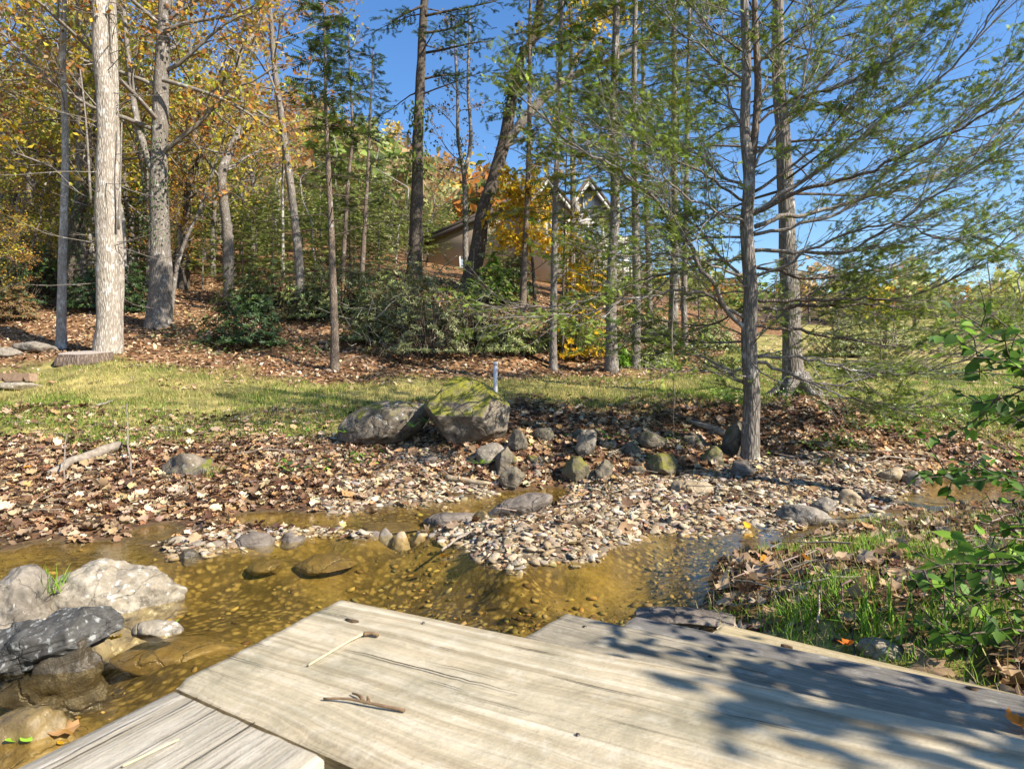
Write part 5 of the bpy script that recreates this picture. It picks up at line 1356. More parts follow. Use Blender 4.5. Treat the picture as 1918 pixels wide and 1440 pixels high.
# -- the creekside hemlock, limb by limb
Y16 = 6.75
base = rooted(1405, 846, Y16)
t = thing('hemlock_tree', 'creekside hemlock with long sweeping limbs, its bare trunk base leaning out of the bank', 'tree', base)
P = pxline([(1404, 852), (1408, 800), (1412, 740), (1404, 640), (1409, 540), (1400, 430), (1407, 330), (1397, 240), (1401, 120), (1394, 0), (1392, -200), (1390, -520)], Y16); P[0][2] = base[2] - .1
trunk_mesh(P, .100, .010, M_barkG, t, base, 18, .12, .10, 7, step=.10)
trunk_mesh(pxline([(1406, 320), (1416, 240), (1421, 160), (1414, 60), (1412, -40), (1416, -300)], Y16), .045, .02, M_barkH, t, base, 10, 0, .06, 8, step=.12)
LIMBS = [  # photo ray polyline, depth drift along it, base radius
    ([(1412, 400), (1465, 367), (1531, 317), (1611, 257), (1678, 200), (1745, 163), (1798, 110), (1851, 33), (1900, -60)], -.9, .026),
    ([(1414, 398), (1511, 357), (1611, 333), (1711, 283), (1850, 220), (1960, 150)], -1.6, .024),
    ([(1414, 425), (1491, 403), (1578, 383), (1695, 350), (1778, 317), (1845, 273), (1911, 200), (1980, 120)], .8, .026),
    ([(1408, 470), (1500, 470), (1600, 470), (1700, 400), (1800, 335), (1918, 250)], -1.0, .022),
    ([(1416, 563), (1545, 558), (1678, 558), (1778, 530), (1841, 490), (1900, 430)], -.5, .022),
    ([(1414, 580), (1478, 577), (1578, 570), (1678, 573), (1778, 582), (1911, 577)], .9, .02),
    ([(1416, 668), (1518, 670), (1628, 697), (1711, 703), (1788, 683), (1850, 650)], -.6, .019),
    ([(1416, 677), (1511, 710), (1561, 720), (1611, 710), (1661, 697), (1740, 660)], .5, .018),
    ([(1480, 700), (1511, 712), (1561, 737), (1628, 760), (1678, 770), (1750, 765)], -.4, .013),
    ([(1414, 610), (1500, 620), (1600, 640), (1700, 650), (1800, 640), (1900, 610)], 1.2, .017),
    ([(1400, 622), (1358, 573), (1331, 527), (1298, 480), (1275, 430), (1200, 350), (1100, 285), (1000, 205), (975, 180)], -.8, .028),
    ([(1400, 538), (1358, 493), (1340, 460), (1300, 420), (1220, 360), (1120, 300)], .6, .019),
    ([(1402, 600), (1340, 560), (1280, 540), (1173, 563), (1107, 583), (1040, 597), (973, 602)], -.9, .020),
    ([(1402, 480), (1280, 500), (1207, 520), (1107, 557), (1040, 570), (930, 574)], -.5, .018),
    ([(1400, 717), (1360, 698), (1335, 680), (1291, 667), (1230, 655)], .4, .016),
    ([(1402, 690), (1350, 700), (1290, 690), (1240, 695)], -.7, .012),
    ([(1398, 153), (1358, 127), (1311, 100), (1278, 60), (1230, 0)], -.4, .016),
    ([(1408, 252), (1365, 200), (1358, 133), (1330, 60), (1310, -30)], .5, .015),
    ([(1405, 327), (1445, 247), (1495, 187), (1515, 90), (1521, -10)], -.6, .018),
    ([(1408, 300), (1478, 233), (1545, 143), (1611, 93), (1678, 27), (1720, -40)], .7, .018),
    ([(1412, 200), (1455, 140), (1490, 80), (1520, 30), (1530, -30)], .6, .014),
    ([(1400, 350), (1340, 330), (1280, 270), (1200, 220), (1130, 200)], .9, .016),
    ([(1400, 420), (1330, 400), (1250, 330), (1180, 300)], -1.2, .016),
    ([(1400, 100), (1340, 60), (1290, 10), (1260, -40)], -.5, .014),
    ([(1410, 130), (1480, 60), (1560, 20), (1640, -30)], -.7, .014),
    ([(1408, 520), (1470, 500), (1560, 440), (1650, 420), (1760, 440), (1860, 440)], -1.4, .018),
    ([(1404, 450), (1350, 440), (1290, 450), (1220, 440), (1150, 460)], 1.0, .015),
    ([(1406, 640), (1450, 600), (1540, 540), (1620, 520), (1700, 500)], 1.3, .015),
    ([(1412, 360), (1500, 300), (1570, 220), (1640, 130), (1700, 40)], .3, .018), ([(1410, 440), (1520, 420), (1640, 360), (1760, 280), (1860, 180), (1930, 110)], -.4, .02),
    ([(1410, 500), (1520, 520), (1640, 510), (1760, 470), (1880, 400)], .6, .018), ([(1402, 520), (1330, 500), (1250, 470), (1170, 480), (1090, 470)], -.5, .016),
    ([(1400, 380), (1330, 340), (1270, 300), (1180, 250), (1090, 230)], -.3, .016), ([(1404, 640), (1330, 640), (1250, 625), (1170, 640)], .5, .014), ([(1410, 240), (1480, 190), (1560, 170), (1660, 110), (1760, 60)], -.8, .016),
    ([(1404, 560), (1360, 600), (1300, 610), (1230, 600), (1150, 640)], 1.0, .013)]
rg = np.random.default_rng(16)
twg, fol = MB(), MB()
fine = []
for k in range(44):
    py = 745 - 800 * (k + rg.random()) / 44; a0 = D(1404, py, Y16); az = rg.uniform(0, 6.28); L = rg.uniform(.35, 1.1); d = np.array([math.cos(az), math.sin(az), rg.uniform(-.1, .7)]); q = [a0]
    for j in range(6): d = norm(d + rg.normal(0, .15, 3)); q.append(q[-1] + d * L / 6)
    q = np.array(q); twg.add(*tube(q, np.linspace(.010, .003, 7), 5, False)); sb = subs(q, 6, L * .5, .6, .05, rg, .2, 4, .1, .5, plane=.8)
    for w in sb: twg.add(*tube(w, np.linspace(.004, .0015, 4), 3, False))
    fine += sb + [q[3:]]
for pts, dy, r0 in LIMBS:
    m = len(pts)
    q = np.array([D(a, b, Y16 + dy * (k / (m - 1)) ** 1.3) for k, (a, b) in enumerate(pts)])
    L = np.linalg.norm(np.diff(q, axis=0), axis=1).sum()
    q = resample(q, int(max(10, L / .10))); q[1:] += .010 * rg.normal(0, 1, q[1:].shape); ii_ = np.arange(len(q)); q += np.column_stack([(.035 * vnoise(np.column_stack([ii_ * .35, ii_ * 0 + r0 * 9e3 + kk * 7.7]), kk)) for kk in range(3)]) * np.clip(ii_ / 4, 0, 1)[:, None]
    b = MB(); b.add(*tube(q, np.linspace(r0, r0 * .22, len(q)), 7, True, .08, 3)); b.obj('branch', M_twigG if rg.random() < .6 else M_barkH, t, base)
    nsb = int(L / .10)
    sb = subs(q, nsb, min(1.5, .62 * L), .50, .05, rg, .12, 6, .07, .55, plane=.7)
    for w in sb: twg.add(*tube(w, np.linspace(.0055, .0018, len(w)), 4, False))
    for w in sb:
        s2 = subs(w, max(2, int(np.linalg.norm(w[-1] - w[0]) / .13)), .34, .6, .0, rg, .15, 4, .10, .5, plane=.6)
        for u in s2: twg.add(*tube(u, np.linspace(.0020, .0011, len(u)), 3, False))
        fine += s2 + [w[3:]]
leaf_on(fol, fine, .021, SPR_S, (.038, .085), HEMC[:2] + [(.19, .25, .04), (.31, .40, .055), (.25, .33, .045)], rg, .55, .55, clumpy=(2.6, -.12))
twg.obj('twigs', M_twigG, t, base); fol.obj('needles', M_hem, t, base, smooth=False)
# hanging bare twig in front of the bank
q = np.array([D(a, b, 6.4) for a, b in [(1258, 690), (1263, 760), (1260, 830), (1268, 850)]])
stick('twig', 'thin bare twig hanging straight down left of the creekside hemlock', [D(a, b, 6.4) for a, b in [(1262, 545), (1258, 620), (1261, 690), (1263, 760), (1260, 830)]], .006, .004, M_gstick, 5, wob=.01)
# ------------------------------------------------------------------ trees of the wooded slope: a few kinds, copied
def proto_broad(cols, seed, h, dia, s0, nl, Lmax, name, mat, leaf, step, label, group):
    rg = np.random.default_rng(seed)
    pts = [(500 + rg.normal(0, .25) * k, 0, h * k / 6) for k in range(7)]; pts[0] = (500, 0, 0)
    return broadleaf(label, pts, 1, dia, s0, nl, Lmax, cols, 0, seed, mat, leaf, step, .6, group, name, 6, 4, local=True, clump=.16)
def proto_hem(seed, h, dia, name, label, group, cols, Lmax, nb):
    rg = np.random.default_rng(seed); base = np.array([500, 0, 0.])
    t = thing(name, label, 'tree', base, group)
    P = np.array([(500 + .1 * rg.normal() * (k > 0), 0, h * k / 5 - .2 * (k == 0)) for k in range(6)])
    Q, r = trunk_mesh(P, dia, dia * .15, M_barkG, t, base, 8, seed=seed, step=.6)
    wood, fol, lines = MB(), MB(), []
    for k in range(nb):
        s = .16 + .84 * (k + rg.random()) / nb; b, td = interp_poly(Q, min(s, .995)); az = k * 2.4 + rg.normal(0, .4); L = Lmax * (1.08 - s) * rg.uniform(.6, 1.15) + .2
        d = np.array([math.cos(az), math.sin(az), rg.normal(.12, .15)]); q = np.array([b + d * L * j / 3 - np.array([0, 0, .06 * L * (j / 3) ** 2]) for j in range(4)])
        wood.add(*tube(q, np.linspace(.03, .01, 4), 3, False)); lines += subs(q, 6, L * .5, .8, -.04, rg, .2, 3) + [q]
    leaf_on(fol, lines, .30, SPR_F, (.35, .6), cols, rg, .45, .8)
    wood.obj('branches', M_twigD, t, base); fol.obj('crown', M_hem, t, base, smooth=False); return t
PR = {
    'orange': (proto_broad(ORANGE + BROWNF, 401, 14, .17, .25, 24, 4.2, 'autumn_tree', M_barkG, (.12, .23), .16, 'orange', 'g'), 14),
    'orange2': (proto_broad(ORANGE + YELLOW[:2], 402, 12, .14, .2, 24, 4.0, 'autumn_tree', M_barkD, (.12, .23), .16, 'o', 'g'), 12),
    'yellow': (proto_broad(YELLOW + YGREEN[2:], 403, 13, .15, .18, 24, 4.0, 'autumn_tree', M_barkG, (.12, .23), .15, 'y', 'g'), 13),
    'ygreen': (proto_broad(YGREEN + YELLOW[3:], 404, 12, .15, .18, 24, 4.0, 'autumn_tree', M_barkG, (.12, .23), .15, 'y', 'g'), 12),
    'brown': (proto_broad(BROWNF, 405, 13, .15, .25, 20, 4.0, 'autumn_tree', M_barkP, (.16, .28), .40, 'b', 'g'), 13),
    'bare': (proto_broad(None, 406, 13, .12, .4, 12, 2.6, 'bare_tree', M_barkP, (.1, .2), .4, 'b', 'g'), 13),
    'hem': (proto_hem(407, 13, .15, 'evergreen_tree', 'h', 'g', PALEG, 3.4, 60), 13),
    'hem2': (proto_hem(408, 12, .13, 'evergreen_tree', 'h', 'g', HEMC + PALEG, 3.0, 54), 12),
    'pine': (proto_hem(409, 13, .15, 'evergreen_tree', 'h', 'g', HEMD + HEMC, 3.0, 56), 13)}
REFS = [(10, 'the left edge'), (115, 'the slender pale trunk'), (200, 'the big pale trunk'), (297, 'the ivy wrapped trunk'), (352, 'the crooked orange tree'), (430, 'the nearest dark rhododendron'), (540, 'the grey leaning trunk'), (622, 'the slim lawn hemlock'), (692, 'the thin leaning hemlock'), (780, 'the tall pine'), (870, 'the forked ivy tree'),
        (1263, 'the rightmost lawn hemlock'), (1404, 'the creekside hemlock'), (1470, 'the big rough trunk'), (1580, 'the green bush ending the lawn'), (1680, 'the pale far bush'), (1780, 'the sky gap at the right'), (1900, 'the right edge')]
KIND = {'orange': 'orange brown tree', 'orange2': 'bright orange tree', 'yellow': 'golden yellow tree', 'ygreen': 'yellow green tree', 'brown': 'thin brown leaved tree', 'bare': 'bare pale tree', 'hem': 'pale green evergreen', 'hem2': 'mid green evergreen', 'pine': 'dark green evergreen'}
SPOTS = [(-60,24,-160,'orange'),(30,21,-120,'orange'),(95,27,60,'ygreen'),(-120,20,-100,'brown'),(60,33,90,'yellow'),(5,29,170,'yellow'),(170,26,-120,'ygreen'),(130,23,-50,'ygreen'),(280,21.5,-150,'ygreen'),(240,23,-140,'ygreen'),(330,27,60,'yellow'),(225,31,110,'yellow'),(430,31,190,'orange'),(520,34,230,'brown'),(470,27,60,'orange'),(400,36,210,'yellow'),
    (150,34,120,'ygreen'),(270,36,190,'ygreen'),(-30,36,120,'ygreen'),(480,38,240,'orange2'),(90,40,210,'orange2'),
    (20,31,230,'hem'),(140,35,240,'hem'),(90,24,310,'hem2'),(200,30,260,'hem'),(270,29,280,'hem2'),(420,25,300,'hem'),(500,27,320,'hem'),(570,31,310,'hem2'),(600,36,290,'hem'),(650,30,320,'hem'),(720,36,310,'hem'),(760,40,345,'hem'),(690,43,320,'hem2'),(460,37,270,'hem'),(540,42,260,'hem'),(330,40,240,'hem'),(820,42,380,'hem'),(790,32,395,'hem2'),(710,27,390,'hem'),(850,38,400,'hem'),(615,25,390,'hem'),(380,22,400,'hem2'),(240,22,420,'pine'),(455,20,420,'hem2'),(160,21,430,'ygreen'),
    (350,21.5,330,'orange2'),(25,18.5,430,'orange2'),(-40,17.5,360,'yellow'),(805,38,300,'orange'),(640,46,240,'orange'),(720,50,270,'brown'),(570,48,210,'orange'),
    (300,25,395,'hem'),(350,28,380,'hem2'),(405,30,370,'hem'),(450,28,390,'hem'),(480,24,420,'hem'),(520,30,370,'hem'),(555,26,400,'hem'),(590,32,360,'hem'),(630,28,385,'hem'),(665,33,360,'hem'),(700,30,400,'hem'),(735,34,380,'hem'),(765,30,410,'hem'),(800,36,385,'hem'),(830,33,420,'hem'),(180,27,350,'hem'),(120,30,330,'hem'),(60,27,360,'hem'),(10,26,380,'hem2'),(220,25,400,'ygreen'),(270,27,380,'hem'),(510,22,430,'hem'),(600,22.5,440,'hem2'),(655,23,430,'hem'),(710,23.5,440,'hem'),(330,24,410,'ygreen'),
    (1118,25,390,'hem2'),(905,26,430,'hem2'),(1062,25,400,'hem2'),(1128,26,410,'ygreen'),(1170,24,380,'hem2'),(1095,23,470,'hem2'),(1215,25,400,'hem'),(940,24.5,455,'hem2'),
    (20,22,190,'yellow'),(62,20.5,330,'yellow'),(-30,19,250,'ygreen'),(88,22,260,'ygreen'),(150,20,-250,'yellow'),(430,19.5,-160,'orange'),(400,24,120,'yellow'),(470,25,180,'ygreen'),
    (70,28,120,'bare'),(180,24,60,'bare'),(255,27,150,'bare'),(330,22,200,'bare'),(385,28,180,'bare'),(440,24,240,'bare'),(490,30,250,'bare'),(530,24,220,'bare'),(590,27,250,'bare'),(240,20,100,'bare'),(20,23,50,'bare'),(415,33,260,'bare'),(300,34,220,'bare'),(740,30,280,'bare'),
    (1850,38,470,'ygreen'),(1905,42,430,'brown'),(1790,48,515,'hem'),(1710,52,560,'ygreen'),(1610,48,560,'hem2'),(1535,42,535,'hem'),(1455,38,500,'hem2'),(1340,34,430,'hem'),(1275,36,420,'ygreen'),(1395,42,480,'brown'),(1885,30,575,'hem2'),(1660,60,575,'brown'),(1570,36,560,'ygreen'),(1240,30,460,'hem2'),(1480,30,560,'hem2'),(1760,34,600,'ygreen'),(1960,26,520,'hem'),(1310,26,500,'hem2'),(1920,60,470,'hem'),(1500,58,545,'orange'),(1830,66,540,'orange')]
seen = {}
for k, (px, Y, top, kind) in enumerate(SPOTS):
    root, h = PR[kind]
    p = rooted(px, 500, Y); zt = EYE - (top - CY) / F * Y
    s = max(.25, (zt - p[2]) / h); w = s * R.uniform(.9, 1.25) if s > .6 else s * 1.2
    side = 'field' if px > 1200 else 'hill'
    o = dup(root, p, R.uniform(0, 6.28), (w, w, s), None, 'far trees beyond the field' if px > 1200 else 'trees of the wooded hillside')
    rf = min(REFS, key=lambda q: abs(q[0] - px)); dx = px - rf[0]
    where = ('right above ' if abs(dx) < 14 else 'just right of ' if dx > 0 else 'just left of ') + rf[1]
    seen.setdefault((KIND[kind], where), []).append((Y, o))
ORD = [[''], ['nearer ', 'farther '], ['nearest ', 'middle ', 'farthest '], ['nearest ', 'second ', 'third ', 'farthest ']]
for (kd, where), L in seen.items():
    L.sort(key=lambda q: q[0])
    for i, (Y, o) in enumerate(L):
        pre = ORD[len(L) - 1][i] if len(L) <= 4 else ['nearest ', 'second ', 'third ', 'fourth ', 'fifth ', 'sixth ', 'seventh '][min(i, 6)]
        o['label'] = pre + kd + ' in the woods, ' + where
for root, h in PR.values():
    for ch in list(root.children): bpy.data.objects.remove(ch)
    bpy.data.objects.remove(root)

# far-off wood covering the hill
rg = np.random.default_rng(77); mb, tm = MB(), MB()
cnt = 0
while cnt < 460:
    Y = math.exp(rg.uniform(math.log(44), math.log(135))); px = rg.uniform(-350, 1080) if rg.random() < .85 else rg.uniform(1000, 2300)
    x = (px - CX) / F * Y; z0 = T1(x, Y)
    hgt = rg.uniform(5, 9) if px < 1000 else rg.uniform(3, 6); wd = rg.uniform(1.6, 3.0)
    cnt += 1
    pal = [ORANGE, BROWNF, PALEG, PALEG, YELLOW, PALEG, BROWNF][rg.integers(0, 7)]
    m = 120
    q = norm(rg.normal(0, 1, (m, 3))) * (rg.random((m, 1)) ** .5) * np.array([wd, wd, hgt * .45]) + np.array([x, Y, z0 + hgt * .6])
    c = pick(pal, 1, .12, rg)[0]
    scatter(mb, RHOMB, q, norm(rg.normal(0, 1, q.shape)), norm(rg.normal(0, .7, q.shape) + np.array([0, -.3, .8])), rg.uniform(.5, 1.1, m), np.clip(c * (1 + rg.normal(0, .2, (m, 1))), .01, .8))
    mb.add(*tube(np.array([[x, Y, z0 - .3], [x, Y, z0 + hgt * .8]]), [.12, .04], 4, False), (.30, .26, .22))
o = mb.obj('far_wood', M_foli, loc=(0, 80, 20), smooth=False); tag(o, 'far autumn wood covering the hill behind the lawn', 'woods', kind='stuff')

# ------------------------------------------------------------------ shrubs
def shrub_mesh(seed, w, d, h, nwh, cols, llen, tmpl=LANCE, per=6, mat=None, loose=.0):
    rg = np.random.default_rng(seed); st_, fo = MB(), MB()
    pos = []
    for k in range(nwh):
        v = norm(rg.normal(0, 1, 3)); v[2] = abs(v[2]) * 1.1 - .12
        r_ = rg.uniform(.45, 1.0) ** .6
        pos.append([v[0] * w * r_ * (1 + .3 * math.sin(3 * math.atan2(v[1], v[0]) + seed)), v[1] * d * r_, max(.05, v[2] * h * r_ * (1 + loose * rg.normal()))])
    pos = np.array(pos)
    P_, Dd, Nn = [], [], []
    for p in pos:
        m = per + rg.integers(-1, 2); ax = norm(np.array([p[0] / w, p[1] / d, .9]) + rg.normal(0, .3, 3))
        a = np.arange(m) * 2 * math.pi / m + rg.random(); e1 = norm(np.cross(ax, [.3, .9, .1])); e2 = np.cross(ax, e1)
        dv = norm(np.cos(a)[:, None] * e1 + np.sin(a)[:, None] * e2 + ax * rg.uniform(-.1, .6))
        P_.append(np.repeat(p[None], m, 0)); Dd.append(dv); Nn.append(norm(ax[None] * 1.0 - dv * .2 + rg.normal(0, .15, (m, 3))))
    P_, Dd, Nn = map(np.concatenate, (P_, Dd, Nn))
    scatter(fo, tmpl, P_, Dd, Nn, rg.uniform(*llen, len(P_)), pick(cols, len(P_), .2, rg))
    for k in range(max(8, nwh // 7)):
        p = pos[rg.integers(0, nwh)]; b = np.array([p[0] * .15, p[1] * .15, -.1]); mid = (b + p) / 2 + rg.normal(0, .08, 3) * w
        st_.add(*tube(resample(np.array([b, mid, p]), 6), np.linspace(.016, .005, 6), 4, False))
    return st_, fo
RHODO = [(.035, .07, .018), (.05, .095, .025), (.025, .05, .014), (.07, .12, .03)]
OLIVE = [(.17, .18, .06), (.24, .24, .10), (.11, .135, .04), (.32, .31, .15)]
BRIGHT = [(.12, .26, .02), (.20, .36, .03), (.09, .19, .02), (.28, .42, .05)]
GOLD = [(.68, .42, .02), (.75, .52, .03), (.60, .32, .02), (.55, .45, .05)]
def shrub(label, px, py, w, h, Y, cols, seed, llen=(.07, .125), nwh=420, tmpl=LANCE, per=6, mat=None, stem=None, name='shrub', depth=.8, loose=0.0):
    base = rooted(px, py, Y); s = Y / F
    t = thing(name, label, 'shrub', base)
    a, b = shrub_mesh(seed, w * s / 2, w * s / 2 * depth, h * s, nwh, cols, llen, tmpl, per, mat, loose)
    o = a.mesh('stems', stem or M_twigD); oo = bpy.data.objects.new('stems', o); COL.objects.link(oo); oo.parent = t
    o = b.mesh('foliage', mat or M_ever, False); oo = bpy.data.objects.new('foliage', o); COL.objects.link(oo); oo.parent = t
    return t
for k, a in enumerate([
    ('dark rhododendron nearest the lawn, left of the slim lawn hemlock', 462, 650, 150, 105, 15.0, RHODO),
    ('small dark rhododendron above the nearest one on the leaf slope', 470, 560, 120, 70, 18.5, RHODO + OLIVE),
    ('rhododendron behind the big pale trunk', 185, 585, 140, 95, 18.6, RHODO),
    ('rhododendron at the foot of the ivy wrapped trunk, on its left', 250, 580, 100, 100, 18.4, RHODO),
    ('wide dark evergreen thicket at the left edge under the orange trees', 40, 585, 240, 110, 19.5, RHODO),
    ('dark evergreen thicket left of the slender pale trunk', 100, 565, 180, 90, 21.0, RHODO),
    ('dark shrub between the leaning grey trunk and the slim hemlock', 585, 605, 120, 80, 17.0, RHODO + OLIVE + PALEG[:1]),
    ('green shrub right of the slim lawn hemlock', 690, 655, 120, 100, 14.8, OLIVE + PALEG[:1]),
    ('broad twiggy olive shrub in the middle of the bank', 800, 680, 220, 170, 13.9, OLIVE),
    ('olive shrub above the broad twiggy one, under the tall pine', 720, 590, 150, 90, 17.8, OLIVE + PALEG),
    ('olive shrub right of the broad twiggy one', 890, 660, 150, 120, 14.8, OLIVE),
    ('low dark shrub left of the thin hemlock trunk with the dark base', 950, 668, 130, 50, 14.0, OLIVE + PALEG),
    ('feathery green low hemlock bush above the dark rhododendron', 530, 560, 210, 90, 19.0, PALEG + HEMC),
    ('dark green bush in front of the house corner', 965, 540, 90, 80, 22, RHODO),
    ('low green bush right of the row of lawn hemlocks', 1330, 655, 110, 60, 18, OLIVE + PALEG),
    ('dark low bush behind the rightmost lawn hemlock', 1225, 660, 90, 50, 17.5, RHODO + OLIVE),
    ('green bush at the far end of the right lawn', 1580, 690, 120, 70, 18.5, PALEG + OLIVE),
    ('pale green bush beyond the big rough trunk', 1650, 668, 150, 70, 24, PALEG),
    ('small rust coloured bush at the left edge under the trees', 25, 610, 90, 55, 17.5, [(.28, .15, .06), (.20, .12, .05), (.12, .11, .04)]),
    ('olive shrub filling the gap above the leaf slope, left of the tall pine', 640, 600, 170, 100, 17.5, OLIVE + PALEG),
    ('shaggy olive shrub between the broad twiggy one and the tall pine', 770, 620, 170, 110, 16.0, OLIVE + PALEG[:2]),
    ('leafy green shrub around the yellow maple stems', 1060, 650, 130, 70, 15.2, OLIVE + BRIGHT),
    ('weedy green clump between the third and rightmost lawn hemlocks', 1225, 690, 90, 40, 14.0, PALEG + OLIVE),
    ('small green bush by the base of the second lawn hemlock', 1160, 690, 40, 36, 13.6, BRIGHT)]):
    shrub(*a, seed=500 + k, nwh=int((330 + a[3] * 2.2) * (.95 if a[-1] is not RHODO else 1.25)), loose=.28 if a[-1] is not RHODO else .12)
shrub('bright green vine mound climbing below the house siding', 925, 560, 110, 74, 19.6, BRIGHT[:1] + BRIGHT[2:3] + PALEG, 541, (.10, .17), 420, RHOMB, 4, M_foli)
t = shrub('young maple with vivid yellow leaves between the lawn hemlocks', 1085, 640, 110, 250, 14.6, GOLD, 542, (.09, .15), 330, RHOMB, 4, M_foli, name='yellow_maple')
broadleaf('young yellow maple in front of the house roof', [(1003, 560), (998, 480), (985, 420), (970, 370)], 20.2, 8, .30, 18, 1.9, GOLD + YELLOW[2:3], .5, 543, M_barkD, (.13, .22), .06, name='yellow_maple')
t = shrub('bright green vine hanging in a column beside the house siding', 925, 500, 26, 90, 20.6, BRIGHT, 544, (.10, .17), 120, RHOMB, 4, M_foli, name='vine')
stick('branch', 'long pale dead branch leaning across the olive shrubs', [D(a, b, 14.2) for a, b in [(700, 600), (730, 570), (770, 545), (810, 520), (835, 495), (856, 478)]], .022, .010, M_gstick, 6, 'branch', .02)
mb = MB(); rg = np.random.default_rng(9)
for k in range(90):
    px = rg.uniform(640, 900); py = rg.uniform(560, 680); q = [D(px, py, 13.6 + rg.uniform(-.2, .8))]; d = norm(rg.normal(0, 1, 3) + np.array([0, 0, .3]))
    for j in range(4): d = norm(d + rg.normal(0, .25, 3)); q.append(q[-1] + d * rg.uniform(.1, .28))
    mb.add(*tube(np.array(q), np.linspace(.008, .003, 5), 3, False), (.34, .30, .25))
o = mb.obj('dead_twigs', M_grav, loc=(-2, 14, 2)); tag(o, 'tangle of pale dead twigs over the olive shrubs', 'twigs', kind='stuff')
# green weeds on the right bank and under the far trees
mb = MB()
def weeds(n_, x0, x1, y0, y1, size, cols, cond):
    x = R.uniform(x0, x1, n_); y = R.uniform(y0, y1, n_); g, l, v, z = zones(x, y); k = cond(x, y, g, l, v, z); x, y, z = x[k], y[k], z[k]; m = len(x)
    if m: scatter(mb, RHOMB, np.column_stack([x, y, z + R.uniform(.01, .12, m)]), norm(np.column_stack([R.normal(0, 1, m), R.normal(0, 1, m), R.uniform(-.2, .8, m)])), norm(np.column_stack([R.normal(0, .5, m), R.normal(0, .5, m), np.ones(m)])), R.uniform(*size, m), pick(cols, m, .2))
cl = lambda x, y, s, th: fbm(np.column_stack([x, y]) * s, 3, 71) > th
weeds(16000, 3.0, 8, 5.9, 9.5, (.03, .07), BRIGHT + PALEG, lambda x, y, g, l, v, z: cl(x, y, 1.3, .12) & (z > .2))
weeds(9000, 2, 10, 12.5, 18, (.06, .13), OLIVE + PALEG + RHODO, lambda x, y, g, l, v, z: cl(x, y, .8, .0))
weeds(9000, -9, 4, 14, 24, (.07, .14), RHODO + OLIVE, lambda x, y, g, l, v, z: cl(x, y, .7, .15))
weeds(2500, -2.6, 3, 5.6, 7.5, (.03, .07), RHODO + BRIGHT, lambda x, y, g, l, v, z: cl(x, y, 2.0, .45) & (z > .15))
o = mb.obj('ground_cover', M_ever, loc=(3, 10, 1), smooth=False); tag(o, 'low green weeds and ground cover on the banks', 'weeds', kind='stuff')
for o in list(bpy.data.objects):
    if o.parent and o.name.split('.')[0] in ('crown', 'branches', 'bare_branches', 'twigs', 'foliage', 'stems', 'needles', 'ivy', 'yellow_leaves', 'roots'): o['kind'] = 'stuff'
def fern(label, px, py, Y, n_, size):
    c = D(px, py, Y); b = MB(); rg = np.random.default_rng(px); az = rg.uniform(0, 6.28, n_)
    scatter(b, SPR_N, np.repeat(c[None], n_, 0), norm(np.column_stack([np.cos(az), np.sin(az), rg.uniform(.1, .7, n_)])), norm(np.column_stack([-np.cos(az) * .4, -np.sin(az) * .4, np.ones(n_)])), rg.uniform(.7, 1.2, n_) * size, pick(BRIGHT, n_, .15, rg))
    tag(b.obj('fern', M_ever, None, c, smooth=False), label, 'fern')
fern('small fern between the lichen boulder and the mossy boulder', 772, 800, 6.75, 7, .13)
fern('second fern in the gap beside the mossy boulder', 806, 792, 6.7, 6, .13)
fern('fern growing under the mossy boulder', 900, 868, 6.2, 9, .14)
fern('fern at the left end of the lichen boulder', 648, 810, 6.9, 8, .12)

# ------------------------------------------------------------------ leafy shrub at the right, nearest the camera
M_bush = mat_leaf('shrub_leaf', .42, .55, .25)
sb_ = np.array([2.35, 1.45, T1(2.35, 1.45)])
t = thing('leafy_shrub', 'leafy shrub with oval green leaves reaching in from the right edge', 'shrub', sb_)
rg = np.random.default_rng(23)
root = sb_ + np.array([0, 0, -.05])
BR = [([(2040, 600), (1918, 640), (1840, 632), (1790, 625), (1752, 628)], 2.0), ([(2060, 720), (1960, 690), (1890, 680), (1840, 668)], 1.9), ([(2060, 800), (1960, 760), (1900, 740), (1850, 760)], 1.85),
      ([(2060, 860), (1950, 800), (1890, 780), (1810, 790)], 2.1), ([(2060, 900), (1940, 880), (1860, 880), (1790, 885), (1712, 898)], 2.2), ([(2060, 960), (1940, 920), (1880, 900), (1850, 890)], 1.9),
      ([(2060, 1060), (1930, 1040), (1850, 1065), (1780, 1080), (1715, 1085)], 1.75), ([(2060, 1010), (1950, 990), (1890, 985), (1860, 1000)], 1.9), ([(2060, 1160), (1940, 1110), (1870, 1100), (1810, 1120)], 1.8),
      ([(2060, 1230), (1950, 1190), (1880, 1180), (1800, 1190), (1760, 1190)], 1.75), ([(2060, 1300), (1960, 1240), (1900, 1225), (1850, 1215)], 1.8), ([(2060, 760), (1980, 720), (1930, 700)], 1.7)]
leafm = []
BUSHC = [(.07, .15, .02), (.10, .20, .025), (.055, .115, .018), (.14, .26, .03), (.22, .38, .04)]
for q, c in enumerate(BUSHC):
    b = MB(); b.add(OVATE[0] * np.array([1, 1.05, 1]), OVATE[1], c); leafm.append(b.mesh('leaf', M_bush, True))
nleaf = 0
stems = MB()
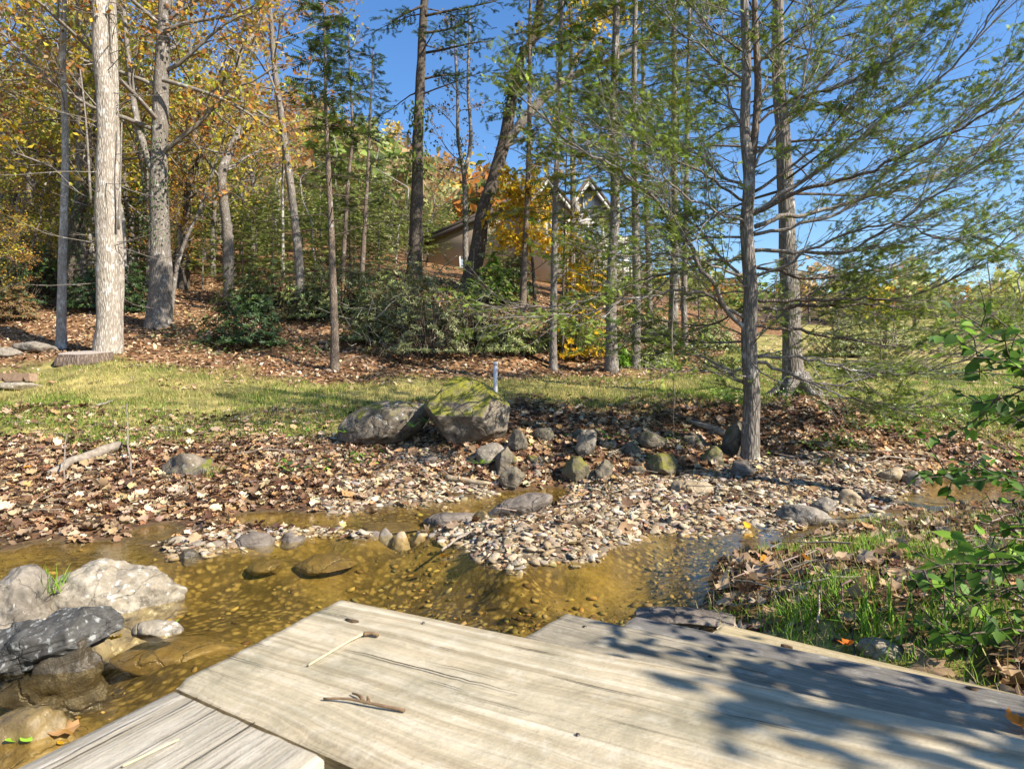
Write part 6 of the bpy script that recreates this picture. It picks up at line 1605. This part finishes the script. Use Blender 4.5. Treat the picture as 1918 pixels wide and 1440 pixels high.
for pts, Y in BR:
    q = np.array([D(a, b, Y + (k - 2) * rg.uniform(-.03, .03)) for k, (a, b) in enumerate(pts)]); q = resample(q, 16); q[1:-1] += rg.normal(0, .006, q[1:-1].shape)
    full = np.vstack([resample(np.array([root, root * .4 + q[0] * .6 + np.array([.1, .05, .05]), q[0]]), 8)[:-1], q])
    b = MB(); b.add(*tube(full, np.linspace(.008, .0016, len(full)), 6)); b.obj('branch', M_twigD, t, sb_)
    lines = [q] + subs(q, 5, .20, .8, .1, rg, .2, 4, .12, .3, plane=.8)
    for w in lines[1:]: stems.add(*tube(w, np.linspace(.0022, .0012, len(w)), 4, False))
    for w in lines:
        L = np.linalg.norm(np.diff(w, axis=0), axis=1).sum(); m = int(L / .026)
        for k in range(m):
            s = (k + .5) / m; bpt, td = interp_poly(w, min(s, .999)); h = norm(np.cross(td, [0, 0, 1.])) * (1 if k % 2 else -1)
            if inview(bpt[None], 30)[0] and nleaf < 296:
                d = norm(td * .5 + h * rg.uniform(.5, 1) + np.array([0, 0, rg.uniform(-.9, .2)])); nn = norm(np.array([rg.normal(0, .5), -.25 + rg.normal(0, .4), 1.]))
                nn = norm(nn - d * d.dot(nn)); M = frames(d[None], nn[None])[0]
                o = bpy.data.objects.new('leaf', leafm[rg.choice(5, p=[.3, .28, .2, .15, .07])]); COL.objects.link(o); o.parent = t
                o.matrix_local = Matrix.Translation(bpt - sb_) @ Matrix(M.tolist()).to_4x4() @ Matrix.Scale(float(rg.uniform(.034, .060)), 4); nleaf += 1
stems.obj('twigs', M_twigD, t, sb_)
fo = MB(); allp = []
for pts, Y in BR:
    for rep in range(1):
        q = resample(np.array([D(a + rg.uniform(-10, 40), b + rg.uniform(-30, 30), Y + rg.uniform(-.1, .25)) for a, b in pts]), 14); allp += [q] + subs(q, 7, .24, .8, .1, rg, .1, 4, .12, .3, plane=.9)
leaf_on(fo, allp, .036, OVATE, (.030, .055), BUSHC, rg, .5, .5, clumpy=(5.0, -.25))
fo.obj('foliage', M_bush, t, sb_, smooth=True)
st2 = MB()
for q in allp: st2.add(*tube(q, np.linspace(.0028, .0012, len(q)), 4, False))
st2.obj('twigs', M_twigD, t, sb_)
# the rest of that shrub outside the frame: it shades the steps
fo = MB(); n_ = 4000
c0 = np.array([[1.80, .30, 1.28], [1.85, -.16, 1.66], [1.72, .62, 1.40]])[rg.choice(3, n_, p=[.44, .40, .16])]
pos = c0 + norm(rg.normal(0, 1, (n_, 3))) * (rg.random((n_, 1)) ** .4) * np.array([.40, .36, .36])
pos = pos[(fbm(pos * 4.5, 2, 5) > -.05) & ~inview(pos, 20)]
scatter(fo, OVATE, pos, norm(rg.normal(0, 1, pos.shape)), norm(rg.normal(0, .5, pos.shape) + np.array([0, 0, .8])), rg.uniform(.035, .065, len(pos)), pick(BUSHC, len(pos), .15, rg))
fo.obj('foliage', M_bush, t, sb_, smooth=True)
mb = MB()
for k in range(14):
    p = pos[rg.integers(0, len(pos))]; mb.add(*tube(resample(np.array([root, root * .5 + p * .5 + np.array([.15, -.1, .1]), p]), 8), np.linspace(.011, .003, 8), 5))
mb.obj('stems', M_twigD, t, sb_)
# tall trees to the right of the photo, out of frame: they dapple the creek and the lawn
broadleaf('tall thin leaved tree right of the photo, shading the creek', [(7.5, 3.0, .4), (7.4, 3.1, 3), (7.6, 3.0, 6), (7.5, 3.1, 10)], 1, .18, .42, 9, 2.4, YGREEN + PALEG, 2, 601, M_barkG, (.10, .16), .40, local=True, name='shade_tree')
0 and broadleaf('tall thin leaved tree beyond the right edge, shading the lawn', [(13, 7.5, 1), (13.1, 7.6, 4), (12.9, 7.5, 8), (13, 7.6, 12)], 1, .2, .35, 14, 3.6, YGREEN + PALEG, 2, 602, M_barkG, (.12, .2), .22, local=True, name='shade_tree')

# ------------------------------------------------------------------ house on the rise
YH = 32.0
sH = YH / F
def hx(px): return (px - CX) * sH
def hz(py): return EYE - (py - CY) * sH
hb = np.array([hx(1040), YH, hz(540)])
t = thing('house', 'tan sided house with white gable trim on the rise behind the hemlocks', 'house', hb)
def mat_siding(name, c):
    n = NT(name); w = n.n('TexWave', {'Vector': n.coord('Object', (1, 1, 1)), 'Scale': 1.6, 'Distortion': 0.0}, wave_type='BANDS', bands_direction='Z', wave_profile='SAW').outputs['Fac']
    return n.done(n.bsdf(n.mix(.25, (*c,), n.ramp(n.noise(n.coord('Object'), 3, 4), [(.3, .6), (.7, 1.)]), 'MULTIPLY'), .7, n.bump(w, .8, .03)))
M_sid = mat_siding('tan_siding', (.40, .32, .23)); M_sidw = mat_siding('white_siding', (.50, .46, .42))
n = NT('roof_shingles'); M_roof = n.done(n.bsdf(n.ramp(n.noise(n.coord('Object', (6, 6, 14)), 2, 4, .7), [(.3, (.045, .035, .03)), (.7, (.12, .095, .08))]), .9))
n = NT('white_trim'); M_trim = n.done(n.bsdf((.46, .43, .39), .7))
n = NT('window_glass'); M_glass = n.done(n.bsdf((.30, .38, .46), .08, spec=.8))
def poly_prism(name, prof, y0, y1, mat, par=None):
    m = len(prof); P = np.array([(x, y0, z) for x, z in prof] + [(x, y1, z) for x, z in prof], float)
    i = np.arange(m); j = (i + 1) % m
    b = MB(); b.add(P, [np.array([i[::-1]]), np.array([i + m]), np.stack([i, j, j + m, i + m], -1)])
    o = b.obj(name, mat, par or t, hb if par is None else hb, smooth=False); return o
def gable(xl, xr, zb, ze, xp, zp, y0, y1, wall, over=.35, th=.18, trim=None):
    poly_prism('wall', [(xl, zb), (xr, zb), (xr, ze), (xp, zp), (xl, ze)], y0, y1, wall)
    for xa, s in ((xl, -1), (xr, 1)):
        dx, dz = xa - xp, ze - zp; L = math.hypot(dx, dz); ux, uz = dx / L, dz / L
        ex, ez = xa + ux * over, ze + uz * over
        nx, nz = (-uz * s, ux * s) if s > 0 else (uz * -1 * s, -ux * -1 * s)
        nx, nz = (abs(uz) * s, abs(ux)); 
        poly_prism('roof_slope', [(xp, zp + .02), (ex, ez + .02), (ex + nx * th, ez + nz * th), (xp + 0 * th, zp + .02 + th / max(.3, abs(ux)))], y0 - over, y1 + .1, M_roof)
        poly_prism('fascia', [(xp, zp - .20), (ex, ez - .20), (ex, ez + .015), (xp, zp + .015)], y0 - over - .04, y0 - over + .02, trim or M_trim)
# left wing, main block with two front gables
gable(hx(800), hx(1110), hz(530), hz(445), hx(985), hz(362), YH + .6, YH + 8, M_sid, trim=M_roof)
gable(hx(985), hx(1066), hz(530), hz(398), hx(1024), hz(348), YH - .6, YH + .55, M_sidw)
gable(hx(1052), hx(1152), hz(530), hz(412), hx(1101), hz(346), YH - .2, YH + 1.2, M_sidw)
poly_prism('wall', [(hx(1066), hz(530)), (hx(1180), hz(530)), (hx(1180), hz(440)), (hx(1066), hz(440))], YH + .3, YH + 7, M_sidw)
def window(px, py, w, h, y):
    x, z = hx(px), hz(py); w *= sH / 2; h *= sH / 2
    P_ = []
    b = MB()
    for x0, x1, z0, z1 in ((x - w - .08, x - w, z - h - .08, z + h + .08), (x + w, x + w + .08, z - h - .08, z + h + .08), (x - w, x + w, z + h, z + h + .08), (x - w, x + w, z - h - .08, z - h)):
        V = np.array([(a, yy, c) for yy in (y - .06, y + .02) for a, c in ((x0, z0), (x1, z0), (x1, z1), (x0, z1))]); b.add(V, np.array([[0, 1, 2, 3], [0, 4, 5, 1], [1, 5, 6, 2], [2, 6, 7, 3], [3, 7, 4, 0]]))
    f = b.obj('window', M_trim, t, hb, smooth=False)
    b = MB(); b.add(np.array([(x - w, y - .01, z - h), (x + w, y - .01, z - h), (x + w, y - .01, z + h), (x - w, y - .01, z + h)]), np.array([[0, 1, 2, 3]])); o = b.obj('pane', M_glass, f, hb, smooth=False)
    o.location = (0, 0, 0)
for a in [(1024, 380, 14, 16, YH - .62), (1010, 425, 16, 30, YH - .62), (1040, 425, 16, 30, YH - .62), (1101, 385, 16, 20, YH - .22), (1090, 440, 18, 34, YH - .22), (1118, 440, 18, 34, YH - .22), (1160, 470, 16, 34, YH + .28), (870, 490, 18, 22, YH + .58)]: window(*a)
b = MB()
for k in range(15):
    px = 1092 + k * 6.4; V = np.array([(hx(px) + a, YH - 2.0 + c, z) for z in (hz(538), hz(512)) for a, c in ((-.03, -.03), (.03, -.03), (.03, .03), (-.03, .03))])
    bb_ = MB(); bb_.add(V, np.array([[0, 1, 5, 4], [1, 2, 6, 5], [2, 3, 7, 6], [3, 0, 4, 7], [4, 5, 6, 7]])); bb_.obj('baluster', M_trim, t, hb, smooth=False)
poly_prism('railing', [(hx(1088), hz(511.9)), (hx(1186), hz(511.9)), (hx(1186), hz(509)), (hx(1088), hz(509))], YH - 2.06, YH - 1.94, M_trim)
poly_prism('deck_floor', [(hx(1085), hz(546)), (hx(1188), hz(546)), (hx(1188), hz(538.1)), (hx(1085), hz(538.1))], YH - 2.1, YH + .28, M_trim)


for o in list(bpy.data.objects):
    if o.parent and o.name.split('.')[0] in ('foliage', 'stems', 'twigs', 'branches', 'crown'): o['kind'] = 'stuff'
    if o.name.split('.')[0] == 'grass_tuft': o['kind'] = 'stuff'
